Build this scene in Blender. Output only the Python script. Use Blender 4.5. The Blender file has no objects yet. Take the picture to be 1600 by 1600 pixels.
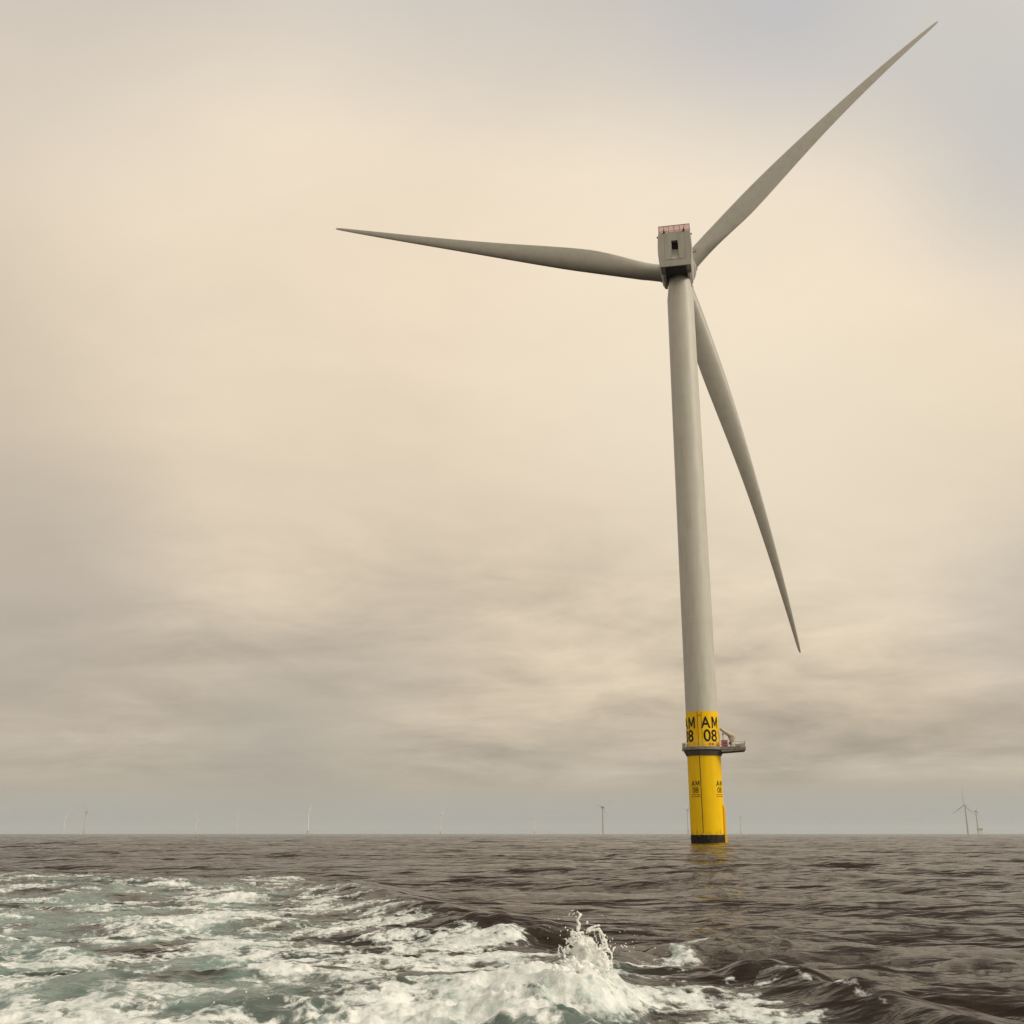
import bpy, bmesh, math, random
import numpy as np
from mathutils import Vector, Matrix

random.seed(7)
RNG = np.random.default_rng(11)
S = bpy.context.scene
COL = S.collection
R = math.radians

# ------------------------------------------------------------------ camera constants
F_PX, PITCH, CAM_H = 1653.0, R(16.92), 2.2          # focal length for a 1600 px wide picture


def ray(x, y):
    a = (x - 800) / F_PX
    b = (800 - y) / F_PX
    return (a, math.cos(PITCH) - b * math.sin(PITCH), math.sin(PITCH) + b * math.cos(PITCH))


def ground(x, y, z=0.0):
    r = ray(x, y)
    t = (z - CAM_H) / r[2]
    return (r[0] * t, r[1] * t)


# ------------------------------------------------------------------ object helpers
def link(o, parent=None):
    COL.objects.link(o)
    if parent is not None:
        o.parent = parent
    return o


def tag(o, label=None, cat=None, group=None, kind=None):
    if label: o['label'] = label
    if cat: o['category'] = cat
    if group: o['group'] = group
    if kind: o['kind'] = kind
    return o


def empty(name, loc, rz=0.0):
    o = bpy.data.objects.new(name, None)
    o.empty_display_size = 1
    o.location = loc
    o.rotation_euler = (0, 0, rz)
    return link(o)


def obj(name, bm, mat, parent=None, smooth=True, angle=35):
    me = bpy.data.meshes.new(name)
    bmesh.ops.recalc_face_normals(bm, faces=bm.faces)
    if smooth:
        lim = R(angle)
        for f in bm.faces: f.smooth = True
        for e in bm.edges:
            if len(e.link_faces) == 2 and e.calc_face_angle(0) > lim: e.smooth = False
    bm.to_mesh(me)
    bm.free()
    mats = mat if isinstance(mat, (list, tuple)) else [mat]
    for m in mats: me.materials.append(m)
    return link(bpy.data.objects.new(name, me), parent)


def copy_tree(o, parent=None):
    c = o.copy()
    COL.objects.link(c)
    c.parent = parent
    for ch in [k for k in COL.objects if k.parent == o]:
        copy_tree(ch, c)
    return c


# ------------------------------------------------------------------ mesh helpers
def add_box(bm, c, s, rot=None, bev=0.0):
    g = bmesh.ops.create_cube(bm, size=1)
    vs = g['verts']
    M = Matrix.Translation(c) @ (rot.to_4x4() if rot else Matrix()) @ Matrix.Diagonal((s[0], s[1], s[2], 1))
    bmesh.ops.transform(bm, matrix=M, verts=vs)
    if bev:
        es = list({e for v in vs for e in v.link_edges})
        bmesh.ops.bevel(bm, geom=es, offset=bev, segments=2, affect='EDGES', profile=0.5)


def add_lathe(bm, prof, seg=96, cx=0, cy=0, caps=True):
    rings = []
    for r, z in prof:
        rings.append([bm.verts.new((cx + r * math.cos(2 * math.pi * i / seg), cy + r * math.sin(2 * math.pi * i / seg), z)) for i in range(seg)])
    for a, b in zip(rings[:-1], rings[1:]):
        for i in range(seg):
            bm.faces.new((a[i], a[(i + 1) % seg], b[(i + 1) % seg], b[i]))
    if caps:
        bm.faces.new(rings[0][::-1]); bm.faces.new(rings[-1])


def add_tube(bm, pts, rad, seg=8, closed=False):
    """round bar through points; rad a number or one per point"""
    pts = [Vector(p) for p in pts]
    n = len(pts)
    rads = rad if isinstance(rad, (list, tuple)) else [rad] * n
    rings = []
    up = Vector((0.13, 0.31, 0.94)).normalized()
    for i, p in enumerate(pts):
        if closed:
            d = pts[(i + 1) % n] - pts[i - 1]
        else:
            d = pts[min(i + 1, n - 1)] - pts[max(i - 1, 0)]
        d.normalize()
        u = d.cross(up)
        if u.length < 1e-3: u = d.cross(Vector((1, 0, 0)))
        u.normalize()
        v = d.cross(u)
        rings.append([bm.verts.new(p + (u * math.cos(2 * math.pi * k / seg) + v * math.sin(2 * math.pi * k / seg)) * rads[i]) for k in range(seg)])
    m = n if closed else n - 1
    for i in range(m):
        a, b = rings[i], rings[(i + 1) % n]
        for k in range(seg):
            bm.faces.new((a[k], a[(k + 1) % seg], b[(k + 1) % seg], b[k]))
    if not closed:
        bm.faces.new(rings[0][::-1]); bm.faces.new(rings[-1])


def add_loft(bm, rings, caps=True):
    vr = [[bm.verts.new(p) for p in r] for r in rings]
    n = len(vr[0])
    for a, b in zip(vr[:-1], vr[1:]):
        for i in range(n):
            bm.faces.new((a[i], a[(i + 1) % n], b[(i + 1) % n], b[i]))
    if caps:
        bm.faces.new(vr[0][::-1]); bm.faces.new(vr[-1])


# ------------------------------------------------------------------ materials
def mat(name):
    m = bpy.data.materials.new(name)
    m.use_nodes = True
    nt = m.node_tree
    b = nt.nodes['Principled BSDF']
    return m, nt, b


def nd(nt, t, **kw):
    n = nt.nodes.new(t)
    for k, v in kw.items(): setattr(n, k, v)
    return n


def mth(nt, op, a, b=None, c=None, clamp=False):
    n = nd(nt, 'ShaderNodeMath', operation=op, use_clamp=clamp)
    for i, v in enumerate((a, b, c)):
        if v is None: continue
        if isinstance(v, (int, float)): n.inputs[i].default_value = v
        else: nt.links.new(v, n.inputs[i])
    return n.outputs[0]


def mixc(nt, fac, a, b):
    n = nd(nt, 'ShaderNodeMix', data_type='RGBA')
    for sock, v in ((n.inputs['Factor'], fac), (n.inputs['A'], a), (n.inputs['B'], b)):
        if isinstance(v, (int, float)): sock.default_value = v
        elif isinstance(v, tuple): sock.default_value = (*v, 1) if len(v) == 3 else v
        else: nt.links.new(v, sock)
    return n.outputs['Result']


def sstep(nt, x, lo, hi, a=0.0, b=1.0):
    n = nd(nt, 'ShaderNodeMapRange', interpolation_type='SMOOTHSTEP')
    nt.links.new(x, n.inputs['Value'])
    n.inputs['From Min'].default_value = lo; n.inputs['From Max'].default_value = hi
    n.inputs['To Min'].default_value = a; n.inputs['To Max'].default_value = b
    return n.outputs['Result']


def paint(name, col, dirt, rough=0.45, amount=0.35, streak=(0.5, 0.5, 0.05), bump=0.02, rings=None, spec=0.5, stain=False):
    """weathered paint: rain streaks down the surface and soft blotches"""
    m, nt, b = mat(name)
    tc = nd(nt, 'ShaderNodeTexCoord')
    mp = nd(nt, 'ShaderNodeMapping')
    mp.inputs['Scale'].default_value = streak
    nt.links.new(tc.outputs['Object'], mp.inputs['Vector'])
    n1 = nd(nt, 'ShaderNodeTexNoise'); n1.inputs['Scale'].default_value = 2.2; n1.inputs['Detail'].default_value = 6
    nt.links.new(mp.outputs['Vector'], n1.inputs['Vector'])
    n2 = nd(nt, 'ShaderNodeTexNoise'); n2.inputs['Scale'].default_value = 0.35; n2.inputs['Detail'].default_value = 5
    nt.links.new(tc.outputs['Object'], n2.inputs['Vector'])
    f = mth(nt, 'MULTIPLY', sstep(nt, n1.outputs['Fac'], 0.42, 0.72), amount)
    f = mth(nt, 'ADD', f, mth(nt, 'MULTIPLY', sstep(nt, n2.outputs['Fac'], 0.4, 0.7), amount * 0.5), clamp=True)
    c = mixc(nt, f, col, dirt)
    if rings:                                        # thin weld / flange lines at given heights
        sep = nd(nt, 'ShaderNodeSeparateXYZ'); nt.links.new(tc.outputs['Object'], sep.inputs[0])
        for z, w, k in rings:
            d = mth(nt, 'ABSOLUTE', mth(nt, 'SUBTRACT', sep.outputs['Z'], z))
            c = mixc(nt, sstep(nt, d, w * 0.4, w, k, 0.0), c, tuple(x * 0.6 for x in col))
    if stain:
        sep2 = nd(nt, 'ShaderNodeSeparateXYZ'); nt.links.new(tc.outputs['Object'], sep2.inputs[0])
        hgt = mth(nt, 'ADD', sep2.outputs['Z'], mth(nt, 'MULTIPLY', mth(nt, 'SUBTRACT', n1.outputs['Fac'], 0.5), -7.0))
        c = mixc(nt, sstep(nt, hgt, 1.2, 3.2, 0.45, 0.0), c, (0.10, 0.055, 0.01))
    nt.links.new(c, b.inputs['Base Color'])
    b.inputs['Roughness'].default_value = rough
    b.inputs['Specular IOR Level'].default_value = spec
    bp = nd(nt, 'ShaderNodeBump'); bp.inputs['Strength'].default_value = 0.15; bp.inputs['Distance'].default_value = bump
    nt.links.new(n2.outputs['Fac'], bp.inputs['Height'])
    nt.links.new(bp.outputs['Normal'], b.inputs['Normal'])
    return m


TOWER_RINGS = [(z, 0.12, 0.22) for z in (52.0, 101.0, 143.2)]
M_TOWER = paint('tower_paint', (0.545, 0.535, 0.475), (0.40, 0.38, 0.315), 0.45, 0.35, rings=TOWER_RINGS)
M_BLADE = paint('blade_paint', (0.42, 0.41, 0.365), (0.31, 0.295, 0.25), 0.42, 0.30, streak=(0.3, 0.3, 0.3))
M_NAC = paint('nacelle_paint', (0.44, 0.435, 0.385), (0.30, 0.285, 0.24), 0.5, 0.4)
M_YELLOW = paint('yellow_paint', (0.93, 0.60, 0.002), (0.80, 0.46, 0.002), 0.5, 0.5, spec=0.12)
M_ORANGE = paint('orange_paint', (0.92, 0.53, 0.003), (0.75, 0.4, 0.005), 0.45, 0.3)
M_BLACK = paint('black_lettering', (0.018, 0.014, 0.013), (0.03, 0.02, 0.015), 0.7, 0.3, spec=0.1)
M_MARINE = paint('marine_growth', (0.012, 0.009, 0.007), (0.05, 0.036, 0.018), 0.75, 0.9, streak=(0.6, 0.6, 1.2), bump=0.12, spec=0.1)
M_STEEL = paint('platform_steel', (0.25, 0.235, 0.20), (0.12, 0.10, 0.08), 0.6, 0.6, streak=(0.6, 0.6, 0.4))
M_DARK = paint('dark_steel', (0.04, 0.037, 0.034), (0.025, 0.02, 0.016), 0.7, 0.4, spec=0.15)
M_RAIL = paint('galvanised_rail', (0.42, 0.40, 0.36), (0.25, 0.22, 0.18), 0.5, 0.5)
M_CRANE = paint('crane_paint', (0.52, 0.47, 0.36), (0.33, 0.28, 0.2), 0.45, 0.5)
M_RED = paint('red_paint', (0.55, 0.05, 0.025), (0.3, 0.03, 0.02), 0.45, 0.3)
M_BLUE = paint('blue_paint', (0.12, 0.15, 0.32), (0.1, 0.1, 0.15), 0.45, 0.3)
M_WHITE = paint('white_paint', (0.74, 0.72, 0.66), (0.6, 0.56, 0.5), 0.45, 0.2)
M_FARGREY_UNLIT = paint('far_grey_unlit', (0.40, 0.385, 0.34), (0.16, 0.15, 0.13), 0.5, 0.2)  # substation grey; on far turbines the missing sun is put into this colour
M_FARWHITE_SUNLIT = paint('far_white_sunlit', (0.82, 0.80, 0.75), (0.7, 0.68, 0.62), 0.5, 0.2)  # boat white; on far turbines cloud-gap sun is put into this colour
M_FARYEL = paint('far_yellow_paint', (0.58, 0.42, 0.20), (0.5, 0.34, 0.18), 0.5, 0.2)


def net_material():
    m, nt, b = mat('red_safety_net')
    b.inputs['Base Color'].default_value = (0.78, 0.30, 0.30, 1)
    b.inputs['Roughness'].default_value = 0.7
    tr = nd(nt, 'ShaderNodeBsdfTransparent')
    mx = nd(nt, 'ShaderNodeMixShader')
    tc = nd(nt, 'ShaderNodeTexCoord')
    n = nd(nt, 'ShaderNodeTexNoise'); n.inputs['Scale'].default_value = 1.4
    nt.links.new(tc.outputs['Object'], n.inputs['Vector'])
    nt.links.new(sstep(nt, n.outputs['Fac'], 0.3, 0.7, 0.40, 0.46), mx.inputs[0])
    nt.links.new(tr.outputs[0], mx.inputs[1]); nt.links.new(b.outputs[0], mx.inputs[2])
    nt.links.new(mx.outputs[0], nt.nodes['Material Output'].inputs['Surface'])
    return m


M_NET = net_material()

# ------------------------------------------------------------------ big turbine
TX, TY = 46.39, 261.78
AZ = math.atan2(TX, TY)
root = empty('wind_turbine', (TX, TY, 0), -AZ)
tag(root, 'large grey wind turbine close by, on a thick yellow foundation marked AM 08', 'wind turbine')
# local frame: -Y faces the viewer, X to the right


def cyl(th, r, z):
    return (r * math.sin(th), -r * math.cos(th), z)


# foundation
bm = bmesh.new()
add_lathe(bm, [(4.02, 1.95), (4.0, 20.3)], 128, caps=False)
M_FOUND = paint('yellow_foundation_paint', (0.93, 0.60, 0.002), (0.80, 0.46, 0.002), 0.5, 0.4, spec=0.12, stain=True)
foundation = obj('foundation', bm, M_FOUND, root)
bm = bmesh.new()
add_lathe(bm, [(4.02, -6), (4.02, -0.2), (4.05, 0.2), (4.06, 0.9), (4.045, 1.5), (4.03, 1.95)], 128, caps=False)
for v in bm.verts:
    if v.co.z > -1:
        a = math.atan2(v.co.y, v.co.x)
        v.co.z += 0.05 * math.sin(9 * a) + 0.03 * math.sin(23 * a + 1) if v.co.z > 1.9 else 0
tag(obj('marine_growth_band', bm, M_MARINE, foundation))
bm = bmesh.new()
add_lathe(bm, [(3.98, 20.6), (3.95, 22.4), (3.88, 30.55)], 128, caps=False)
base = obj('tower_base', bm, M_YELLOW, root)
base['label'] = 'yellow lower band of the tower with black AM 08 lettering'
# tower
bm = bmesh.new()
add_lathe(bm, [(3.88, 30.55), (3.84, 45), (3.8, 70), (3.76, 82), (3.68, 110), (3.57, 143.1), (3.4, 144.4), (2.75, 149.9)], 128, caps=False)
obj('tower', bm, M_TOWER, root, angle=20)

# vertical seams (cable strips)
bm = bmesh.new()
th = R(-15)
for z0, z1, rr, t2 in ((2.3, 20.2, 4.0, th),):
    add_box(bm, cyl(t2, rr + 0.02, (z0 + z1) / 2), (0.13, 0.09, z1 - z0), Matrix.Rotation(t2, 3, 'Z'))
obj('cable_strip', bm, M_DARK, foundation, smooth=False)
bm = bmesh.new()
for deg, w in ((-16, 0.10), (-2, 0.07)):
    t2 = R(deg)
    add_box(bm, cyl(t2, 3.93, 26.3), (w, 0.09, 8.3), Matrix.Rotation(t2, 3, 'Z'))
for zz in (29.6,):
    for k in range(6):
        t2 = R(-15 + k * 2.4)
        add_box(bm, cyl(t2, 3.93, zz), (0.17, 0.08, 0.07), Matrix.Rotation(t2, 3, 'Z'))
obj('ladder_rail', bm, paint('rust_brown', (0.16, 0.07, 0.01), (0.1, 0.05, 0.01), 0.6), base, smooth=False)
bm = bmesh.new()
t2 = R(24)
add_box(bm, cyl(t2, 4.0, 22.75), (0.55, 0.05, 0.5), Matrix.Rotation(t2, 3, 'Z'), 0.015)
add_box(bm, cyl(R(35), 4.0, 22.75), (0.5, 0.05, 0.5), Matrix.Rotation(R(35), 3, 'Z'), 0.015)
obj('warning_sign', bm, M_RED, base, smooth=False)


# lettering wrapped on the cylinder
def letter_m(width, height):
    bm = bmesh.new()
    W, H, t = width, height, 0.17 * width
    pts = [(0, 0), (t, 0), (t, .70 * H), (W / 2 - .42 * t, .16 * H), (W / 2 + .42 * t, .16 * H), (W - t, .70 * H), (W - t, 0), (W, 0), (W, H), (W - 1.15 * t, H), (W / 2, .42 * H), (1.15 * t, H), (0, H)]
    bm.faces.new([bm.verts.new((x - W / 2, 0, z)) for x, z in pts])
    bmesh.ops.triangulate(bm, faces=bm.faces)
    return bm


def text_mesh(lines, width, height):
    """flat mesh of one line scaled into width x height, centred at x=0, base at z=0"""
    out = []
    cu = bpy.data.curves.new('lettering', 'FONT')
    cu.body = lines
    cu.resolution_u = 6
    cu.offset = 0.012
    o = bpy.data.objects.new('lettering_tmp', cu)
    COL.objects.link(o)
    dg = bpy.context.evaluated_depsgraph_get()
    me = bpy.data.meshes.new_from_object(o.evaluated_get(dg))
    bm = bmesh.new(); bm.from_mesh(me)
    bpy.data.objects.remove(o); bpy.data.curves.remove(cu); bpy.data.meshes.remove(me)
    xs = [v.co.x for v in bm.verts]; ys = [v.co.y for v in bm.verts]
    x0, x1, y0, y1 = min(xs), max(xs), min(ys), max(ys)
    for v in bm.verts:
        v.co = ((v.co.x - (x0 + x1) / 2) / (x1 - x0) * width, 0, (v.co.y - y0) / (y1 - y0) * height)
    return bm


def wrap(bm, th0, rad, z0, step=0.12):
    xs = [v.co.x for v in bm.verts]
    x = min(xs) + step
    while x < max(xs):
        bmesh.ops.bisect_plane(bm, geom=bm.verts[:] + bm.edges[:] + bm.faces[:], plane_co=(x, 0, 0), plane_no=(1, 0, 0))
        x += step
    bmesh.ops.triangulate(bm, faces=bm.faces)
    for v in bm.verts:
        t = th0 + v.co.x / rad
        v.co = cyl(t, rad, z0 + v.co.z)
    return bm


def lettering(th0, rad, rows, parent, mtl):
    big = bmesh.new()
    for txt, w, h, z in rows:
        if txt == 'AM':
            b = text_mesh('A', w * 0.50, h)
            for v in b.verts: v.co.x -= w * 0.25
            b2 = letter_m(w * 0.42, h)
            for v in b2.verts: v.co.x += w * 0.29
            me = bpy.data.meshes.new('t'); b2.to_mesh(me); b2.free(); b.from_mesh(me); bpy.data.meshes.remove(me)
            b = wrap(b, th0, rad, z)
        else:
            b = wrap(text_mesh(txt, w, h), th0, rad, z)
        me = bpy.data.meshes.new('t'); b.to_mesh(me); b.free()
        big.from_mesh(me); bpy.data.meshes.remove(me)
    me = bpy.data.meshes.new('lettering')
    big.normal_update()
    big.to_mesh(me); big.free()
    me.materials.append(mtl)
    return link(bpy.data.objects.new('lettering', me), parent)


for k in range(4):
    lettering(R(29 + 90 * k), 3.975, [('AM', 4.75, 2.75, 26.5), ('08', 3.7, 2.85, 23.35)], base, M_BLACK)
M_FADE = paint('faded_lettering', (0.33, 0.18, 0.01), (0.6, 0.32, 0.01), 0.6, 1.0, streak=(3, 3, 3), spec=0.1)
for k in range(4):
    lettering(R(-37 + 92 * k), 4.03, [('AM', 2.35, 1.3, 13.0), ('08', 1.75, 1.35, 11.45)], foundation, M_BLACK)
    bm = bmesh.new()                                  # worn small print, too faded to read
    for row, z in ((0, 10.95), (1, 10.52)):
        for x0, x1 in ((-1.25, -0.55), (-0.42, 0.2), (0.32, 1.25)):
            q = bmesh.new()
            vv = [q.verts.new(p) for p in ((x0, 0, 0), (x1, 0, 0), (x1, 0, 0.24), (x0, 0, 0.24))]
            q.faces.new(vv)
            wrap(q, R(-37 + 92 * k), 4.03, z)
            me = bpy.data.meshes.new('t'); q.to_mesh(me); q.free(); bm.from_mesh(me); bpy.data.meshes.remove(me)
    obj('faded_print', bm, M_FADE, foundation, smooth=False)

# boat landing on the right-hand side
bm = bmesh.new()
for deg in (70, 86):
    t2 = R(deg)
    add_tube(bm, [cyl(t2, 4.05, 8.9)] + [cyl(t2, 4.24, z) for z in (8.2, 6, 3, 0, -4)], 0.16, 10)
    for z in (1.6, 4.6, 8.4):
        add_tube(bm, [cyl(t2, 3.9, z), cyl(t2, 4.24, z)], 0.1, 8)
for i in range(26):
    z = 0.3 + i * 0.33
    add_tube(bm, [cyl(R(73), 4.2, z), cyl(R(83), 4.2, z)], 0.03, 6)
obj('boat_landing', bm, M_ORANGE, foundation)

# working platform
bm = bmesh.new()
ring, NSEG = [], 72
for i in range(NSEG):
    a = 2 * math.pi * i / NSEG
    ring.append((5.15 * math.sin(a), -5.15 * math.cos(a)))


def outline(r, ext, half):
    pts = []
    for i in range(96):
        a = 2 * math.pi * i / 96
        x, y = r * math.sin(a), -r * math.cos(a)
        if x > 0 and abs(y) <= half:
            continue
        pts.append((x, y))
    # find the gap and put the lay-down deck there
    k = max(range(len(pts)), key=lambda i: (pts[(i + 1) % len(pts)][0] - 0) if pts[i][1] < 0 <= pts[(i + 1) % len(pts)][1] and pts[i][0] > 0 else -9)
    ins = [(math.sqrt(r * r - half * half), -half), (ext, -half), (ext, half), (math.sqrt(r * r - half * half), half)]
    return pts[:k + 1] + ins + pts[k + 1:]


ol = outline(5.15, 9.9, 3.3)
vb = [bm.verts.new((x, y, 21.45)) for x, y in ol]
vt = [bm.verts.new((x, y, 21.95)) for x, y in ol]
n = len(ol)
for i in range(n):
    bm.faces.new((vb[i], vb[(i + 1) % n], vt[(i + 1) % n], vt[i]))
bm.faces.new(vb[::-1]); bm.faces.new(vt)
for z0 in (21.95,):                                   # toe board
    vv = [bm.verts.new((x * 0.995, y * 0.995, 21.95)) for x, y in ol]
    v2 = [bm.verts.new((x * 0.995, y * 0.995, 22.12)) for x, y in ol]
    for i in range(n): bm.faces.new((vv[i], vv[(i + 1) % n], v2[(i + 1) % n], v2[i]))
platform = obj('platform', bm, M_STEEL, root, angle=25)
bm = bmesh.new()
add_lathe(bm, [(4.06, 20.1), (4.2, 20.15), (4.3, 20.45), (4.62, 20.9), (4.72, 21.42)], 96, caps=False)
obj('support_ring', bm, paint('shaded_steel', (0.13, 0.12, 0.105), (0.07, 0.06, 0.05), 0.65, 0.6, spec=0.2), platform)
for yy in (-3.1, 0, 3.1):                             # tapering brackets under the lay-down deck
    bm = bmesh.new()
    pr = [(4.2, 20.9), (4.2, 21.44), (9.8, 21.44), (9.8, 21.25)]
    a_ = [bm.verts.new((x, yy - 0.12, z)) for x, z in pr]; b_ = [bm.verts.new((x, yy + 0.12, z)) for x, z in pr]
    for i in range(4): bm.faces.new((a_[i], a_[(i + 1) % 4], b_[(i + 1) % 4], b_[i]))
    bm.faces.new(a_[::-1]); bm.faces.new(b_)
    obj('bracket', bm, M_STEEL, platform, smooth=False)
# railing: posts and two rails
bm = bmesh.new()
path = [(x * 0.985, y * 0.985) for x, y in ol]
# resample by arc length
dense = []
for i in range(n):
    a, b = path[i], path[(i + 1) % n]
    L_ = math.dist(a, b); m_ = max(1, int(L_ / 0.25))
    for k in range(m_): dense.append((a[0] + (b[0] - a[0]) * k / m_, a[1] + (b[1] - a[1]) * k / m_))
acc = 0
for i, pt in enumerate(dense):
    nx = dense[(i + 1) % len(dense)]
    if acc <= 0:
        add_tube(bm, [(pt[0], pt[1], 21.9), (pt[0], pt[1], 23.2)], 0.045, 6); acc = 1.5
    acc -= math.dist(pt, nx)
for z in (22.55, 23.2):
    add_tube(bm, [(x, y, z) for x, y in dense], 0.035 if z < 23 else 0.045, 6, closed=True)
obj('railing', bm, M_RAIL, platform)
bm = bmesh.new()
add_box(bm, (9.75, 0, 22.75), (0.10, 6.5, 1.5), bev=0.02)
add_box(bm, (9.1, -3.25, 22.4), (1.3, 0.08, 0.8), bev=0.02)
obj('gate_panel', bm, M_RAIL, platform, smooth=False)
bm = bmesh.new()
for i in range(3):
    a = R(-72 - 14 * i)
    add_box(bm, cyl(a, 4.75, 22.55), (0.7, 0.4, 1.1), Matrix.Rotation(a, 3, 'Z'), 0.04)
obj('switch_cabinet', bm, M_RAIL, platform, smooth=False)
# davit crane
bm = bmesh.new()
add_lathe(bm, [(0.62, 21.96), (0.6, 22.2), (0.42, 22.35), (0.42, 23.5), (0.5, 23.55), (0.5, 23.8)], 24, cx=6.75, cy=-1.2)
crane = obj('crane', bm, M_CRANE, root)
bm = bmesh.new()
add_tube(bm, [(6.75, -1.2, 23.7), (7.05, -1.2, 24.2), (7.15, -1.2, 24.7)], [0.62, 0.62, 0.6], 16)
add_tube(bm, [(7.3, -1.2, 24.5), (6.4, -1.25, 25.0), (5.2, -1.4, 25.75), (4.15, -1.6, 26.6)], [0.62, 0.56, 0.46, 0.34], 16)
obj('boom', bm, M_CRANE, crane)
bm = bmesh.new()
add_tube(bm, [(6.5, -1.25, 23.2), (5.9, -1.3, 25.1)], 0.12, 10)
add_box(bm, (6.3, -1.5, 23.0), (0.4, 0.35, 0.6), bev=0.03)
obj('luffing_cylinder', bm, M_DARK, crane)
# a man-height white post behind the box
bm = bmesh.new()
add_tube(bm, [(4.75, -1.4, 21.95), (4.75, -1.4, 25.3)], 0.07, 8)
add_box(bm, (4.75, -1.45, 25.2), (0.3, 0.2, 0.35), bev=0.03)
obj('lamp_post', bm, M_DARK, platform)

# loose equipment on the deck
def on_deck(name, x, y, rz=0):
    p = Matrix.Rotation(-AZ, 3, 'Z') @ Vector((x, y, 0))
    return empty(name, (TX + p.x, TY + p.y, 21.955), -AZ + rz)


t = on_deck('container', 5.0, -2.3)
tag(t, 'red box container standing on the turbine platform between tower and crane', 'container')
bm = bmesh.new(); add_box(bm, (0, 0, 0.86), (1.5, 1.3, 1.5), bev=0.04); obj('body', bm, M_RED, t, smooth=False)
bm = bmesh.new(); add_box(bm, (0, 0, 1.66), (1.56, 1.36, 0.09), bev=0.02); obj('lid', bm, M_RED, t, smooth=False)
bm = bmesh.new(); add_box(bm, (0.28, -0.66, 0.75), (0.55, 0.04, 1.1), bev=0.01); obj('door_panel', bm, M_BLUE, t, smooth=False)
bm = bmesh.new()
for x in (-0.5, 0.5): add_box(bm, (x, 0, 0.055), (0.2, 1.2, 0.11))
obj('skid', bm, M_DARK, t, smooth=False)
t = on_deck('equipment_crate', 8.3, -1.0)
tag(t, 'low pale grey crate on the outer end of the turbine platform', 'crate')
bm = bmesh.new(); add_box(bm, (0, 0, 0.42), (1.5, 1.8, 0.75), bev=0.04); obj('body', bm, M_RAIL, t, smooth=False)
bm = bmesh.new(); add_box(bm, (0, 0, 0.83), (1.56, 1.86, 0.07), bev=0.02); obj('lid', bm, M_WHITE, t, smooth=False)

# nacelle and rotor in a frame tilted six degrees
TILT = R(6)
HUBZ = 154.47
AX = Vector((0, math.cos(TILT), math.sin(TILT)))
UP = Vector((0, -math.sin(TILT), math.cos(TILT)))
RT = Vector((1, 0, 0))
ORG = Vector((0, 0, HUBZ))


def nf(x, u, w):
    return ORG + RT * x + AX * u + UP * w


NXC, NYAW = -0.52, R(1.7)


def nn(x, u, w):                                      # nacelle housing: yawed a little against the view
    c, s = math.cos(NYAW), math.sin(NYAW)
    return nf(NXC + c * x + s * u, -s * x + c * u, w)


half = [(-4.85, 4.05), (-4.6, 4.2), (-3.0, 4.42), (-1.0, 4.58), (1.0, 4.6), (3.0, 4.5), (4.8, 4.36), (5.1, 4.2), (5.2, 3.95)]
sec = [(x, w) for w, x in half] + [(-x, w) for w, x in half[::-1]]


def sect(u, k, dw=0):
    return [nn(x * k, u, w * (1 if abs(w) < 4 else (1 - (1 - k) * 0.6)) + dw) for x, w in sec]


bm = bmesh.new()
add_loft(bm, [sect(-9.0, 0.965), sect(-8.92, 0.985), sect(-8.6, 1.0), sect(4.3, 1.0), sect(4.7, 0.97)])
bmesh.ops.recalc_face_normals(bm, faces=bm.faces)
me_n = bpy.data.meshes.new('nacelle'); bm.to_mesh(me_n); bm.free()
cut = bmesh.new()
prof = [(-9.6, 2.55), (-9.6, -2.75), (-8.93, -2.75), (-7.4, 0.65), (-7.4, 2.55)]
a_ = [cut.verts.new(nn(-0.85 if w > 0.8 else -0.95, u, w)) for u, w in prof]
b_ = [cut.verts.new(nn(0.85 if w > 0.8 else 1.1, u, w)) for u, w in prof]
for i in range(5): cut.faces.new((a_[i], a_[(i + 1) % 5], b_[(i + 1) % 5], b_[i]))
cut.faces.new(a_[::-1]); cut.faces.new(b_)
bmesh.ops.triangulate(cut, faces=cut.faces)
bmesh.ops.recalc_face_normals(cut, faces=cut.faces)
me_c = bpy.data.meshes.new('cut'); cut.to_mesh(me_c); cut.free()
tn = bpy.data.objects.new('tmp_nacelle', me_n); tcut = bpy.data.objects.new('tmp_cut', me_c)
COL.objects.link(tn); COL.objects.link(tcut)
bo = tn.modifiers.new('b', 'BOOLEAN'); bo.operation = 'DIFFERENCE'; bo.object = tcut; bo.solver = 'EXACT'
dg = bpy.context.evaluated_depsgraph_get()
me2 = bpy.data.meshes.new_from_object(tn.evaluated_get(dg))
bm = bmesh.new(); bm.from_mesh(me2)
for m_ in (tn, tcut): bpy.data.objects.remove(m_)
nacelle = obj('nacelle', bm, M_NAC, root, angle=30)
# dark mouth of the rear outlet
bm = bmesh.new()
for i in range(9):
    w = 0.75 + i * 0.2
    p0, p1 = nn(-0.84, -7.55, w), nn(0.84, -7.55, w)
    add_tube(bm, [p0, p1], 0.05, 6)
v = [bm.verts.new(nn(x, -7.42, w)) for x, w in ((-0.84, 0.68), (0.84, 0.68), (0.84, 2.52), (-0.84, 2.52))]
bm.faces.new(v)
obj('vent_grille', bm, M_DARK, nacelle, smooth=False)
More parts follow.
